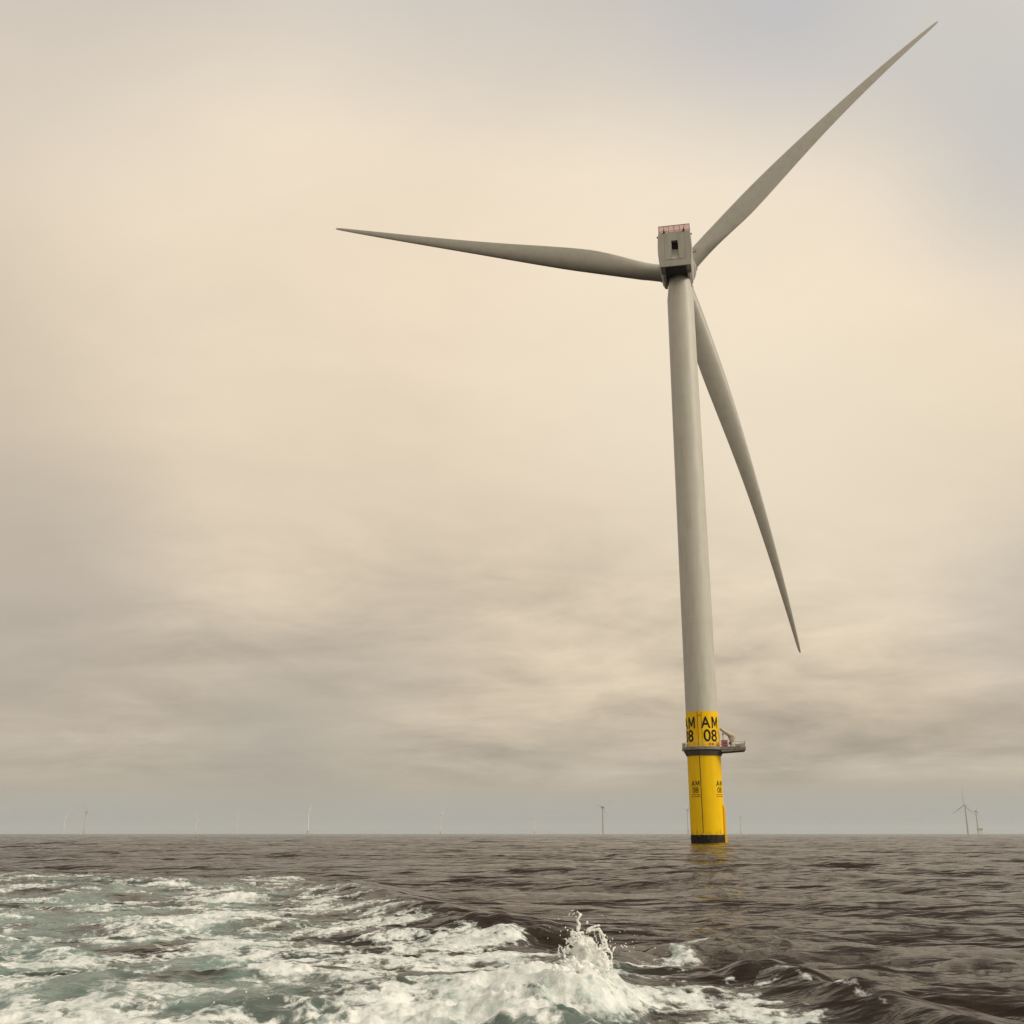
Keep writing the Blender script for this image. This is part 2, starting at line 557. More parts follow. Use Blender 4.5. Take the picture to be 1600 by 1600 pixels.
# horizontal panel seam across the rear
bm = bmesh.new()
add_tube(bm, [nn(-4.2, -8.9, -2.85), nn(-2, -9.0, -2.85), nn(0, -9.03, -2.85), nn(2, -9.0, -2.85), nn(4.2, -8.9, -2.85)], 0.045, 6)
for x in (-2.75, 2.75): add_tube(bm, [nn(x, -9.0, -2.8), nn(x, -9.0, 4.9)], 0.018, 6)
obj('panel_seam', bm, M_DARK, nacelle)
# underside: skirts beside the yaw bearing and an added dark plate painting the recess shade
bm = bmesh.new()
for sx in (-1, 1):
    pr = [(2.9, -5.0), (3.95, -4.7), (3.95, -5.2), (3.6, -5.65), (2.95, -5.65)]
    a_ = [bm.verts.new(nn(sx * x, -4.8, w)) for x, w in pr]; b_ = [bm.verts.new(nn(sx * x * 0.98, 4.5, w)) for x, w in pr]
    for i in range(5): bm.faces.new((a_[i], a_[(i + 1) % 5], b_[(i + 1) % 5], b_[i]))
    bm.faces.new(a_[::-1]); bm.faces.new(b_)
obj('underside_skirt', bm, M_NAC, nacelle, smooth=False)
bm = bmesh.new()
add_lathe(bm, [(2.95, 149.2), (3.05, 149.25), (3.05, 149.75), (2.9, 149.9)], 64)
obj('yaw_bearing', bm, M_DARK, root)
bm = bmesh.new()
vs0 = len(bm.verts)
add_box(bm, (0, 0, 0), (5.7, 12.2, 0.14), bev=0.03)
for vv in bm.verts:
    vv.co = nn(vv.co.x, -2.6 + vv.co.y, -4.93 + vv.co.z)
obj('underside_shade_plate', bm, M_DARK, nacelle, smooth=False)
# roof railing with red safety net
rail_x = [-4.15, -2.75, -1.5, 0.0, 1.5, 2.75, 4.15]
bm = bmesh.new()
for x in rail_x: add_tube(bm, [nn(x, -8.75, 5.1), nn(x, -8.75, 7.05)], 0.055, 6)
for w in (7.05,): add_tube(bm, [nn(-4.15, -8.75, w), nn(4.15, -8.75, w)], 0.075, 6)
add_tube(bm, [nn(-4.15, -8.75, 5.5), nn(4.15, -8.75, 5.5)], 0.05, 6)
for sx in (-4.15, 4.15):
    for u in (-6.5, -4, -1.5, 1): add_tube(bm, [nn(sx, u, 5.1), nn(sx, u, 7.05)], 0.05, 6)
    add_tube(bm, [nn(sx, -8.75, 7.05), nn(sx, 1.0, 7.05)], 0.07, 6)
    add_tube(bm, [nn(sx, -8.75, 5.5), nn(sx, 1.0, 5.5)], 0.05, 6)
add_tube(bm, [nn(-4.15, 1, 7.05), nn(4.15, 1, 7.05)], 0.07, 6)
rr = obj('roof_railing', bm, paint('dark_red_rail', (0.10, 0.02, 0.02), (0.06, 0.015, 0.01), 0.5), nacelle)
bm = bmesh.new()


def nbox(bm, x0, x1, u0, u1, w0, w1):
    c = [bm.verts.new(nn(x, u, w)) for w in (w0, w1) for x, u in ((x0, u0), (x1, u0), (x1, u1), (x0, u1))]
    for f in ((0, 1, 2, 3), (7, 6, 5, 4), (0, 4, 5, 1), (1, 5, 6, 2), (2, 6, 7, 3), (3, 7, 4, 0)): bm.faces.new([c[i] for i in f])


nbox(bm, -4.1, 4.1, -8.74, -8.70, 5.15, 7.0)
nbox(bm, -4.16, -4.12, -8.68, 1.0, 5.15, 7.0)
nbox(bm, 4.12, 4.16, -8.68, 1.0, 5.15, 7.0)
obj('safety_net', bm, M_NET, rr, smooth=False)
for x in (-2.7, 2.55):
    bm = bmesh.new()
    add_tube(bm, [nn(x, -8.95, 5.0), nn(x, -8.95, 5.75)], [0.22, 0.16], 10)
    add_tube(bm, [nn(x, -8.95, 5.75), nn(x, -8.95, 6.05)], [0.12, 0.03], 10)
    add_box(bm, nn(x, -9.0, 5.05), (0.55, 0.3, 0.3), bev=0.05)
    obj('obstruction_light', bm, M_DARK, nacelle)
for x, w in ((-4.6, 4.2), (4.55, 4.3)):
    bm = bmesh.new()
    add_box(bm, nn(x, -8.2, w), (0.3, 0.4, 0.4), bev=0.06)
    add_tube(bm, [nn(x * 0.95, -8.2, w), nn(x, -8.2, w)], 0.08, 8)
    obj('side_light', bm, M_DARK, nacelle)
bm = bmesh.new()
add_tube(bm, [nn(4.3, -2, 1.6), nn(5.4, -2, 1.75)], 0.05, 6)
for x, w in ((4.85, 1.7), (5.35, 1.8)):
    add_box(bm, nn(x, -2, w), (0.3, 0.3, 0.3), bev=0.06)
    add_tube(bm, [nn(x, -2, w), nn(x + 0.15, -2, w + 0.8)], 0.03, 6)
    add_tube(bm, [nn(x, -2, w + 0.75), nn(x + 0.4, -2, w + 0.7)], 0.03, 6)
obj('wind_sensor', bm, M_DARK, nacelle)


# generator ring, hub and blades
def lathe_axis(bm, prof, seg=72):
    add_loft(bm, [[nf(r * math.cos(2 * math.pi * i / seg), u, r * math.sin(2 * math.pi * i / seg)) for i in range(seg)] for u, r in prof])


bm = bmesh.new()
lathe_axis(bm, [(4.6, 4.4), (4.75, 4.75), (5.0, 4.9), (6.6, 4.9), (6.9, 4.7), (7.0, 4.0)])
obj('generator', bm, M_NAC, root)
bm = bmesh.new()
lathe_axis(bm, [(6.9, 3.0), (7.2, 3.3), (8.2, 3.6), (9.0, 3.7), (9.8, 3.6), (11.0, 3.0), (11.9, 2.0), (12.4, 0.9), (12.5, 0.1)])
hub = obj('hub', bm, M_NAC, root)

HUB_C = nf(0, 9.0, 0)
BL, PHI, PREB, SWEEP = 111.1, R(75.2), 10.17, -1.89
CH = [(0.03, 4.8), (0.07, 4.82), (0.11, 5.2), (0.16, 5.9), (0.21, 6.45), (0.25, 6.6), (0.30, 6.4), (0.38, 5.7), (0.47, 4.75), (0.56, 3.9), (0.65, 3.2), (0.75, 2.5), (0.85, 1.85), (0.93, 1.25), (0.97, 0.95), (0.99, 0.72), (0.996, 0.55), (1.0, 0.2)]
TK = [(0.03, 1.0), (0.07, 1.0), (0.11, 0.82), (0.16, 0.58), (0.21, 0.44), (0.28, 0.35), (0.4, 0.28), (0.6, 0.23), (1.0, 0.18)]
TW = [(0.0, 20), (0.2, 18), (0.35, 13), (0.5, 9), (0.7, 6), (1.0, 3)]


def itp(tab, s):
    xs, ys = zip(*tab)
    return float(np.interp(s, xs, ys))


def foil(n=24):
    out = []
    for i in range(n):                                # upper from trailing edge to leading edge
        b = math.pi * i / n
        x = 0.5 * (1 + math.cos(b)); out.append((x, 1))
    for i in range(n):
        b = math.pi * i / n
        x = 0.5 * (1 - math.cos(b)); out.append((x, -1))
    return out


FO = foil()


def blade_mesh(d, t, ax, L, preb, sweep, n=46, slim=1.0):
    rings = []
    ss = [0.03 + 0.97 * (i / n) for i in range(n + 1)] + []
    ss = sorted(set([round(s, 4) for s in ss] + [0.985, 0.993, 0.997]))
    for s in ss:
        c, k, tw = itp(CH, s) * slim, itp(TK, s), R(itp(TW, s) + 1.0)
        round_w = min(1, max(0, (k - 0.40) / 0.5))    # 1 = circular root
        le = t * math.cos(tw) + ax * math.sin(tw)
        no = ax * math.cos(tw) - t * math.sin(tw)
        P = d * (L * s) + ax * (preb * s * s) + t * (sweep * s * s + 4.4 * slim * (s - s * s))
        off = 0.5 * round_w + 0.36 * (1 - round_w)
        ring = []
        for x, sg in FO:
            yt = 5 * k * (0.2969 * math.sqrt(x) - 0.1260 * x - 0.3516 * x * x + 0.2843 * x ** 3 - 0.1020 * x ** 4)
            cam = -0.035 * (1 - (2 * x - 0.9) ** 2) if k < 0.9 else 0
            ya = sg * yt + cam * (1 - round_w)
            yc = sg * math.sqrt(max(0, 0.25 - (x - 0.5) ** 2)) * min(1, k)
            y = ya * (1 - round_w) + yc * round_w
            ring.append(P + le * ((off - x) * c) + no * (y * c))
        rings.append(ring)
    bm = bmesh.new()
    add_loft(bm, rings)
    return bm


for k in range(3):
    a = PHI + k * 2 * math.pi / 3
    d = -RT * math.sin(a) + UP * math.cos(a)
    tt = -RT * math.cos(a) - UP * math.sin(a)
    bm = blade_mesh(d, tt, AX, BL, PREB, SWEEP)
    for v in bm.verts: v.co += HUB_C
    bl = obj('blade', bm, M_BLADE, root, angle=40)
    bm = bmesh.new()
    seg = 40
    rr_ = []
    for q, rad in ((2.8, 2.45), (4.35, 2.45), (4.36, 2.72), (4.75, 2.72), (4.76, 2.44)):
        rr_.append([HUB_C + d * q + tt * (rad * math.cos(2 * math.pi * i / seg)) + AX * (rad * math.sin(2 * math.pi * i / seg)) for i in range(seg)])
    add_loft(bm, rr_)
    obj('root_collar', bm, M_NAC, bl)

# ------------------------------------------------------------------ far wind turbines
def far_turbine(m_tower, m_base, m_blade, label):
    r = empty('distant_wind_turbine', (0, 0, 0))
    tag(r, label, 'wind turbine', 'wind turbines far off along the horizon')
    bm = bmesh.new()
    add_lathe(bm, [(4.6, -3), (4.6, 18), (6.5, 18.2), (6.5, 20), (4.4, 20.2), (4.3, 24)], 20)
    obj('foundation', bm, m_base, r)
    bm = bmesh.new(); add_lathe(bm, [(4.3, 24), (3.9, 90), (3.0, 150)], 20); obj('tower', bm, m_tower, r)
    bm = bmesh.new(); add_box(bm, (0, 1.0, 154), (8.6, 15, 9.6), bev=0.8); obj('nacelle', bm, m_tower, r)
    bm = bmesh.new(); add_lathe(bm, [(0.5, -3.5), (2.6, -2.5), (3.6, 0), (3.4, 2.4)], 20)
    bmesh.ops.transform(bm, matrix=Matrix.Rotation(R(90), 4, 'X') @ Matrix.Scale(-1, 4, (0, 0, 1)), verts=bm.verts)
    h = obj('rotor_hub', bm, m_tower, r); h.location = (0, -9, 154.5)
    for k in range(3):
        a = k * 2 * math.pi / 3
        d = Vector((math.sin(a), 0, math.cos(a))); t_ = Vector((math.cos(a), 0, -math.sin(a)))
        bm = blade_mesh(d, t_, Vector((0, -1, 0)), 108, 4, 0, n=18, slim=0.62)
        obj('blade', bm, m_blade, h)
    return r


protos = {}
FAR = [  # px, height in px of the hub above the horizon, colour, heading of the rotor, angle of the first blade, label
    (98.5, 24, 'w', 74, 172, 'pale wind turbine nearest the left edge, left of the taller one with a raised blade'),
    (131, 34, 'g', 58, -35, 'hazy wind turbine near the left edge with one blade raised to the upper left'),
    (305, 22, 'W', 63, 92, 'bright white short wind turbine left of the wake, blades seen edge on'),
    (369, 26, 'w', 80, -8, 'faint wind turbine just right of the bright white short one'),
    (480.5, 37, 'W', 84, 62, 'white wind turbine with thin pale tower above the far edge of the foamy wake'),
    (551, 20, 'w', 84, 10, 'very faint short wind turbine midway between two taller white ones'),
    (688.5, 29, 'W', 80, 55, 'white wind turbine in the middle of the horizon with a blade hanging beside its tower'),
    (835, 24, 'W', 90, 60, 'white wind turbine that shows as a plain white post with no blades visible'),
    (942.5, 42, 'G', 60, 38, 'grey wind turbine with a small white boat at its foot'),
    (1014, 13, 'w', 85, 15, 'smallest faint wind turbine, left of the big yellow foundation'),
    (1075.7, 38, 'g', 75, -20, 'faint wind turbine half hidden by the left side of the yellow foundation'),
    (1158, 26, 'g', 82, 0, 'faint grey wind turbine just right of the big yellow foundation'),
    (1513, 45, 'G', -48, 3, 'tallest far wind turbine, dark grey on a yellow base near the right edge'),
    (1529, 36, 'G', 55, 28, 'hazy grey wind turbine at the right edge, standing behind the taller dark one'),
]
MATS = {'w': (M_WHITE, M_WHITE, M_WHITE), 'W': (M_FARWHITE_SUNLIT, M_FARYEL, M_FARWHITE_SUNLIT), 'g': (M_TOWER, M_FARYEL, M_BLADE), 'G': (M_FARGREY_UNLIT, M_FARYEL, M_FARGREY_UNLIT)}
KF = F_PX / math.cos(PITCH) ** 2 * 152.3
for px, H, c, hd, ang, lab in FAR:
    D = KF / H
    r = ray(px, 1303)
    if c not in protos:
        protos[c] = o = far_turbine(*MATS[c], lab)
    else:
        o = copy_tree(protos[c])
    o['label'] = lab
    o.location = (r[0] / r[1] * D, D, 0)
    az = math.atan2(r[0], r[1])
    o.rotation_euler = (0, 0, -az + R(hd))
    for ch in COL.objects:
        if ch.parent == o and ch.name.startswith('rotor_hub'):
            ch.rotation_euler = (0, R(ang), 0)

# boat at the foot of a far turbine, substation by the right edge
r = ray(937.3, 1303); D = 6300
b = empty('crew_boat', (r[0] / r[1] * D, D, 0), R(25))
tag(b, 'tiny white boat on the horizon beside the grey far turbine left of the yellow foundation', 'boat')
bm = bmesh.new()
hullr = []
for y, w, z0 in ((-9, 3.2, 0.0), (-3, 3.5, -0.2), (4, 3.2, -0.2), (8, 1.9, 0.2), (10.5, 0.2, 1.2)):
    hullr.append([Vector((-w, y, 3.2)), Vector((-w * 0.75, y, z0 - 0.6)), Vector((w * 0.75, y, z0 - 0.6)), Vector((w, y, 3.2))])
add_loft(bm, hullr); obj('hull', bm, M_FARWHITE_SUNLIT, b, smooth=False)
bm = bmesh.new(); add_box(bm, (0, 0.5, 5.2), (4.6, 7, 4), bev=0.4); add_box(bm, (0, 1.4, 8.2), (3.4, 3.4, 2), bev=0.3); obj('cabin', bm, M_FARWHITE_SUNLIT, b, smooth=False)
bm = bmesh.new(); add_tube(bm, [(0, 0, 9), (0, -0.5, 14)], 0.2, 6); obj('mast', bm, M_WHITE, b)
r = ray(1531, 1296); D = 8000
b = empty('offshore_substation', (r[0] / r[1] * D, D, 0), -0.3)
tag(b, 'small grey boxy platform on legs on the horizon by the far right turbines', 'platform')
bm = bmesh.new(); add_box(bm, (0, 0, 33), (40, 26, 13), bev=0.5); obj('topside', bm, M_FARGREY_UNLIT, b, smooth=False)
bm = bmesh.new()
for x in (-7, 7):
    for y in (-7, 7): add_tube(bm, [(x * 1.3, y * 1.3, -3), (x, y, 27)], 1.3, 8)
for z in (8, 18):
    add_tube(bm, [(-9, -9, z), (9, -9, z)], 0.7, 6); add_tube(bm, [(-9, 9, z), (9, 9, z)], 0.7, 6)
obj('jacket', bm, M_WHITE, b)
bm = bmesh.new(); add_tube(bm, [(12, 0, 39), (12, 0, 46), (24, 0, 52)], 0.8, 6); obj('crane', bm, M_FARGREY_UNLIT, b)

# ------------------------------------------------------------------ noise in numpy
PERM = RNG.permutation(4096)
GR = RNG.uniform(0, 2 * np.pi, 4096)
GX, GY = np.cos(GR), np.sin(GR)


def perlin(x, y, seed=0):
    xi = np.floor(x).astype(np.int64); yi = np.floor(y).astype(np.int64)
    xf = x - xi; yf = y - yi
    u = xf * xf * xf * (xf * (xf * 6 - 15) + 10); v = yf * yf * yf * (yf * (yf * 6 - 15) + 10)

    def g(ix, iy, dx, dy):
        h = PERM[(PERM[(ix + seed * 131) & 4095] + iy) & 4095]
        return GX[h] * dx + GY[h] * dy
    n00 = g(xi, yi, xf, yf); n10 = g(xi + 1, yi, xf - 1, yf)
    n01 = g(xi, yi + 1, xf, yf - 1); n11 = g(xi + 1, yi + 1, xf - 1, yf - 1)
    a = n00 + u * (n10 - n00); b_ = n01 + u * (n11 - n01)
    return (a + v * (b_ - a)) * 1.5


def fbm(x, y, oct=4, seed=0, gain=0.5, lac=2.03):
    s = 0; a = 1; t = 0
    for i in range(oct):
        s = s + a * perlin(x, y, seed + i * 7); t += a
        a *= gain; x = x * lac + 3.7; y = y * lac + 1.9
    return s / t


def ridged(x, y, oct=4, seed=0):
    s = 0; a = 1; t = 0
    for i in range(oct):
        s = s + a * (1 - np.abs(perlin(x, y, seed + i * 5)) * 1.8); t += a
        a *= 0.55; x = x * 2.05 + 5.1; y = y * 2.05 + 2.2
    return s / t


def sm(x, a, b):
    t = np.clip((x - a) / (b - a), 0, 1)
    return t * t * (3 - 2 * t)


# ------------------------------------------------------------------ sea surface
rad = [3.0]
while rad[-1] < 1100: rad.append(rad[-1] * (1.0036 if 11 < rad[-1] < 32 else 1.0058))
k_ = 1.0058
while rad[-1] < 42000:
    k_ = min(k_ * 1.02, 1.06)
    rad.append(rad[-1] * k_)
rad = np.array(rad)
fine = np.radians(np.linspace(-38, 38, 1340))
coarse = np.radians(np.concatenate([np.linspace(38, 322, 72)[1:-1]]))
ang = np.concatenate([fine, coarse])
nR, nA = len(rad), len(ang)
RR, AA = np.meshgrid(rad, ang, indexing='ij')
PX, PY = RR * np.sin(AA), RR * np.cos(AA)
dr = np.gradient(rad)[:, None] * np.ones((1, nA))
da = np.concatenate([np.full(len(fine), fine[1] - fine[0]), np.full(len(coarse), np.radians(4.0))])[None, :] * RR
Z = np.zeros_like(PX)
# wind sea: sharpened sines, left out where the grid is too coarse to carry them
th0 = R(14)
NW = 88
calm = 1.0
for i in range(NW):
    lam = 0.28 * (22 / 0.28) ** ((i + RNG.random()) / NW)
    t = th0 + RNG.normal() * (0.5 if lam < 3 else 0.4)
    kx, ky = np.sin(t), np.cos(t)
    kk = 2 * np.pi / lam
    amp = 0.0047 * lam if lam < 4 else 0.0047 * 4 * (lam / 4) ** 0.3
    kr = np.abs(kx * np.sin(AA) + ky * np.cos(AA)); kt = np.abs(kx * np.cos(AA) - ky * np.sin(AA))
    sp = kr * dr + kt * da
    w = sm(lam / sp, 1.6, 3.6)
    rows = np.where(w.max(1) > 0)[0]
    if len(rows) == 0: continue
    q = slice(0, rows.max() + 1)
    ph = kk * (PX[q] * kx + PY[q] * ky) + RNG.random() * 6.283
    s = np.sin(ph)
    Z[q] += w[q] * amp * (s + 0.28 * (s * s * 2 - 1))
# gusts: patches of livelier and calmer water
near = RR < 900
G = fbm(PX / 23, PY / 23, 3, 40)
Z *= np.where(near, 1.0 + 0.7 * G, 1.0)
# small sharp wind ripples, noise based, near only
msk = (RR < 140) & (np.abs(AA) < R(38.1))
xs, ys = PX[msk], PY[msk]
c0, s0 = math.cos(th0), math.sin(th0)
al = xs * s0 + ys * c0; ac = xs * c0 - ys * s0
fade = sm(-RR[msk], -140, -50)
Z[msk] += fade * (0.022 * (ridged(al / 0.9, ac / 3.4, 3, 3) - 0.5) + 0.035 * (ridged(al / 2.8, ac / 9.0, 2, 13) - 0.5)) * np.clip(1 + 1.2 * G[msk], 0.3, 2)

# --- wake: outline given on the water surface
def gp(pts): return np.array([ground(*p) for p in pts])


def inside_dist(qx, qy, poly):
    """signed distance (positive inside) to a polygon"""
    d = np.full(qx.shape, 1e9); ins = np.zeros(qx.shape, bool)
    n = len(poly)
    for i in range(n):
        ax_, ay_ = poly[i]; bx_, by_ = poly[(i + 1) % n]
        ex, ey = bx_ - ax_, by_ - ay_
        t = np.clip(((qx - ax_) * ex + (qy - ay_) * ey) / (ex * ex + ey * ey + 1e-12), 0, 1)
        d = np.minimum(d, np.hypot(qx - ax_ - t * ex, qy - ay_ - t * ey))
        cond = ((ay_ > qy) != (by_ > qy)) & (qx < (bx_ - ax_) * (qy - ay_) / (by_ - ay_ + 1e-12) + ax_)
        ins ^= cond
    return np.where(ins, d, -d)


def line_dist(qx, qy, pts):
    d = np.full(qx.shape, 1e9); sgn = np.zeros(qx.shape); par = np.zeros(qx.shape)
    for i in range(len(pts) - 1):
        ax_, ay_ = pts[i]; bx_, by_ = pts[i + 1]
        ex, ey = bx_ - ax_, by_ - ay_
        t = np.clip(((qx - ax_) * ex + (qy - ay_) * ey) / (ex * ex + ey * ey + 1e-12), 0, 1)
        di = np.hypot(qx - ax_ - t * ex, qy - ay_ - t * ey)
        m = di < d
        d = np.where(m, di, d)
        sgn = np.where(m, (ex * (qy - ay_) - ey * (qx - ax_)) / (np.hypot(ex, ey) * di + 1e-6), sgn)
        par = np.where(m, (i + t) / (len(pts) - 1), par)
    return d, sgn, par


def logp(x, y):                                       # angle / log-distance plane, so softness grows with distance
    return np.arctan2(x, y) * 3.0, np.log(np.hypot(x, y))


def lp(pts):
    g_ = gp(pts); a, b = logp(g_[:, 0], g_[:, 1])
    return np.stack([a, b], 1)


wm = (RR > 3) & (RR < 130) & (np.abs(AA) < R(38.1))
wx, wy = PX[wm], PY[wm]
qa, qb = logp(wx, wy)
jx = 0.05 * fbm(wx / 1.6, wy / 1.6, 4, 21) + 0.03 * fbm(wx / 7, wy / 7, 2, 22)
jy = 0.07 * fbm(wx / 1.6, wy / 1.6, 4, 31)
WAKE = [(-330, 1354), (-60, 1358), (60, 1363), (150, 1357), (240, 1368), (330, 1365), (420, 1362), (500, 1370), (545, 1392), (610, 1412), (655, 1436), (720, 1452), (800, 1467), (880, 1474),
        (960, 1492), (1020, 1487), (1085, 1482), (1125, 1481), (1110, 1492), (1060, 1512), (1110, 1535), (1150, 1537), (1215, 1530), (1290, 1562), (1370, 1583), (1450, 1600), (1600, 1640), (1900, 1700), (1900, 2600), (-900, 2600), (-900, 1600)]
dW = inside_dist(qa + jx, qb + jy, lp(WAKE))
DENSE = [(-330, 1500), (250, 1540), (420, 1530), (560, 1500), (700, 1500), (860, 1490), (960, 1492), (985, 1520), (1010, 1560), (1030, 1600), (1100, 1640), (1200, 2000), (-600, 2000)]
dD = inside_dist(qa + jx, qb + jy, lp(DENSE))
MIDF = [(330, 1385), (520, 1385), (640, 1440), (860, 1480), (860, 1540), (560, 1560), (330, 1545), (230, 1480), (260, 1420)]
dM = inside_dist(qa + jx, qb + jy, lp(MIDF))
TEAL = [(-330, 1365), (150, 1368), (420, 1378), (560, 1420), (520, 1480), (560, 1540), (380, 1600), (-330, 1700)]
dT = inside_dist(qa + jx, qb + jy, lp(TEAL))
# churned height inside the wake
# foam streaks drawn out along the direction the boat went
w_in = sm(dW, -0.03, 0.10)
sx_ = wx / 1.0 + 0.6 * fbm(wx / 3, wy / 3, 2, 60); sy_ = wy / 1.0 + 0.9 * fbm(wx / 3, wy / 3, 2, 61)
far_s = np.clip(np.hypot(wx, wy) / 18, 0.8, 3.0)      # lacework opens out where the foam is older
n_big = fbm(sx_ / (3.2), sy_ / (2.8), 3, 70)
n_lace = ridged(sx_ / (1.25), sy_ / (1.05), 5, 80)
n_lace2 = ridged(sx_ / (0.40), sy_ / (0.36), 4, 90)
BOT = [(330, 1605), (420, 1590), (560, 1572), (700, 1560), (800, 1535), (850, 1500), (900, 1480), (950, 1490), (975, 1530), (1000, 1570), (1040, 1600), (1200, 1900), (100, 1900)]
dB = inside_dist(qa + jx, qb + jy, lp(BOT))
RGT = [(985, 1500), (1040, 1486), (1125, 1482), (1105, 1500), (1090, 1520), (1180, 1545), (1290, 1572), (1420, 1602), (1500, 1700), (940, 1700)]
dR = inside_dist(qa + jx, qb + jy, lp(RGT))
dens = 0.22 * w_in + 0.20 * sm(dD, -0.08, 0.12) + 0.22 * sm(dM, -0.05, 0.10) + (0.36 + 0.5 * fbm(wx / 0.7, wy / 0.6, 3, 640)) * sm(dB, -0.05, 0.12) + 0.22 * sm(dR, -0.02, 0.06)
edge = np.exp(-(np.clip(dW, -1, 1) - 0.05) ** 2 / 0.004) * 0.0
foam = dens + 0.95 * (n_lace - 0.62) + 0.60 * (n_lace2 - 0.62) + 0.95 * n_big + 0.9 * fbm(wx / 2.3, wy / 1.7, 3, 110) - 0.02
cd, _, cp = line_dist(wx + 0.2 * fbm(wx / 1.2, wy / 1.2, 3, 230), wy + 0.2 * fbm(wx / 1.2, wy / 1.2, 3, 235), gp([(1130, 1541), (1200, 1533), (1250, 1546), (1310, 1569), (1400, 1594), (1470, 1612), (1600, 1650)]))
crest = np.exp(-(cd / 0.085) ** 2) * (0.20 + 1.0 * fbm(wx / 0.4, wy / 0.3, 4, 236))
far_thin = sm(np.hypot(wx, wy), 30, 62)
foam = foam - 0.20 * far_thin - 0.32 * sm(wx, 3.0, 3.9)
foam = np.where(dW < -0.01, 0.0, foam) + crest
dW = np.maximum(dW, np.clip(0.06 - np.maximum(cd - 0.25, 0) * 0.3, -1, 0.06) - 0.0 * cp)
foam = np.where(dW > -0.02, foam, 0) * sm(dW, -0.03, 0.05)
teal = sm(dT, -0.08, 0.25) * np.clip(0.55 + 1.9 * fbm(wx / 2.0, wy / 2.4, 4, 100), 0, 1) * sm(dW, 0, 0.15)
teal = np.clip(teal + 0.25 * sm(dD, -0.05, 0.15) + 0.3 * sm(dB, -0.05, 0.1) + 0.05 * w_in, 0, 1)
foam_c = np.clip(foam, 0, 1.3)
H = np.zeros_like(wx)
sc = np.clip(np.hypot(wx, wy) / 22, 0.6, 1.25) * 0.62
RB = 1 - 0.8 * sm(wx, 1.6, 3.2)                        # the right-hand flank is smoother water
H += w_in * sc * RB * (0.13 * fbm(wx / 2.3, wy / 1.7, 3, 110) + 0.09 * (ridged(wx / 1.5, wy / 1.1, 3, 120) - 0.5) + 0.045 * (ridged(wx / 0.5, wy / 0.42, 3, 125) - 0.5))
H += w_in * np.clip(foam_c, 0, 1) * (0.02 + 0.06 * (0.6 - np.abs(fbm(wx / 0.42, wy / 0.42, 2, 130)) * 2) + 0.015 * fbm(wx / 0.13, wy / 0.13, 2, 140)) * np.clip(sc, 0.7, 1.5)


def ridge(pts, hgt, wf, wb, sgn_front=1, noise=0.3, seed=200, jit=0.25):
    """a wave along a line: wf wide towards the viewer, wb on the far side"""
    g_ = gp(pts)
    d, s, par = line_dist(wx + jit * fbm(wx / 1.2, wy / 1.2, 3, seed), wy + jit * fbm(wx / 1.2, wy / 1.2, 3, seed + 5), g_)
    w = 0.5 * (wf + wb)
    prof = np.exp(-(d / w) ** 1.6)
    ends = sm(par, 0, 0.12) * sm(-par, -1, -0.86)
    return hgt * prof * ends * (1 + noise * fbm(wx / 0.8, wy / 0.8, 3, seed + 9))


H += ridge([(1030, 1494), (1130, 1488), (1250, 1488)], 0.20, 0.6, 1.0, noise=0.12, jit=0.12)
H += ridge([(1120, 1536), (1200, 1531), (1250, 1542), (1310, 1564), (1400, 1588), (1470, 1606), (1600, 1640)], 0.30, 0.45, 0.8, seed=230, noise=0.1, jit=0.12)
H += ridge([(500, 1376), (590, 1408), (660, 1438), (730, 1456), (800, 1466), (860, 1474)], 0.36, 1.0, 1.6, seed=250)
H += ridge([(940, 1470), (925, 1500), (905, 1530), (890, 1560), (850, 1600), (800, 1640)], 0.16, 0.7, 0.9, sgn_front=1, seed=270, noise=0.6)
H += ridge([(-100, 1620), (100, 1590), (300, 1590), (450, 1572), (600, 1568), (760, 1560), (880, 1540)], 0.15, 0.8, 1.2, seed=290, noise=0.9)
H += ridge([(-60, 1572), (90, 1556), (220, 1548), (350, 1540), (480, 1532), (560, 1520)], 0.17, 0.5, 1.0, seed=310, noise=0.7)
H += ridge([(-60, 1400), (60, 1398), (200, 1392), (330, 1386), (420, 1390)], 0.20, 1.6, 2.4, seed=330, noise=0.7)
H += ridge([(150, 1460), (260, 1448), (350, 1442), (430, 1452)], 0.16, 0.9, 1.5, seed=350, noise=0.7)
md, _, mp_ = line_dist(wx, wy, np.array([(1.28, 15.9), (1.15, 15.3), (0.85, 14.75), (0.35, 14.4), (-0.5, 14.1), (-1.4, 14.0)]))
mh = np.interp(mp_, [0, 0.2, 0.4, 0.6, 0.8, 1.0], [0.26, 0.36, 0.30, 0.20, 0.11, 0.04])
mb = np.exp(-(md / 0.42) ** 2)
H += mb * mh * (1 + 0.6 * fbm(wx / 0.8, wy / 0.5, 3, 600)) + mb * 0.06 * (0.35 - np.abs(fbm(wx / 0.34, wy / 0.2, 2, 610)) * 2)
foam_c = np.clip(foam_c + (0.42 + 0.5 * fbm(wx / 0.45, wy / 0.3, 3, 645)) * np.exp(-(md / 0.5) ** 2), 0, 1.3)
H += sm(dB, -0.04, 0.08) * (0.15 * (0.45 - np.abs(fbm(wx / 0.95, wy / 0.6, 2, 620)) * 2.2) + 0.03 * fbm(wx / 0.22, wy / 0.15, 2, 630))
Z[wm] = Z[wm] * (1 - 0.25 * w_in) + H
FO_A = np.zeros_like(Z); TE_A = np.zeros_like(Z); IN_A = np.full_like(Z, -1.0)
FO_A += np.clip(1.1 - np.hypot(PX - TX, PY - TY) / 7.0, 0, 1) * 0.55
FO_A[wm] = foam_c; TE_A[wm] = teal; IN_A[wm] = dW

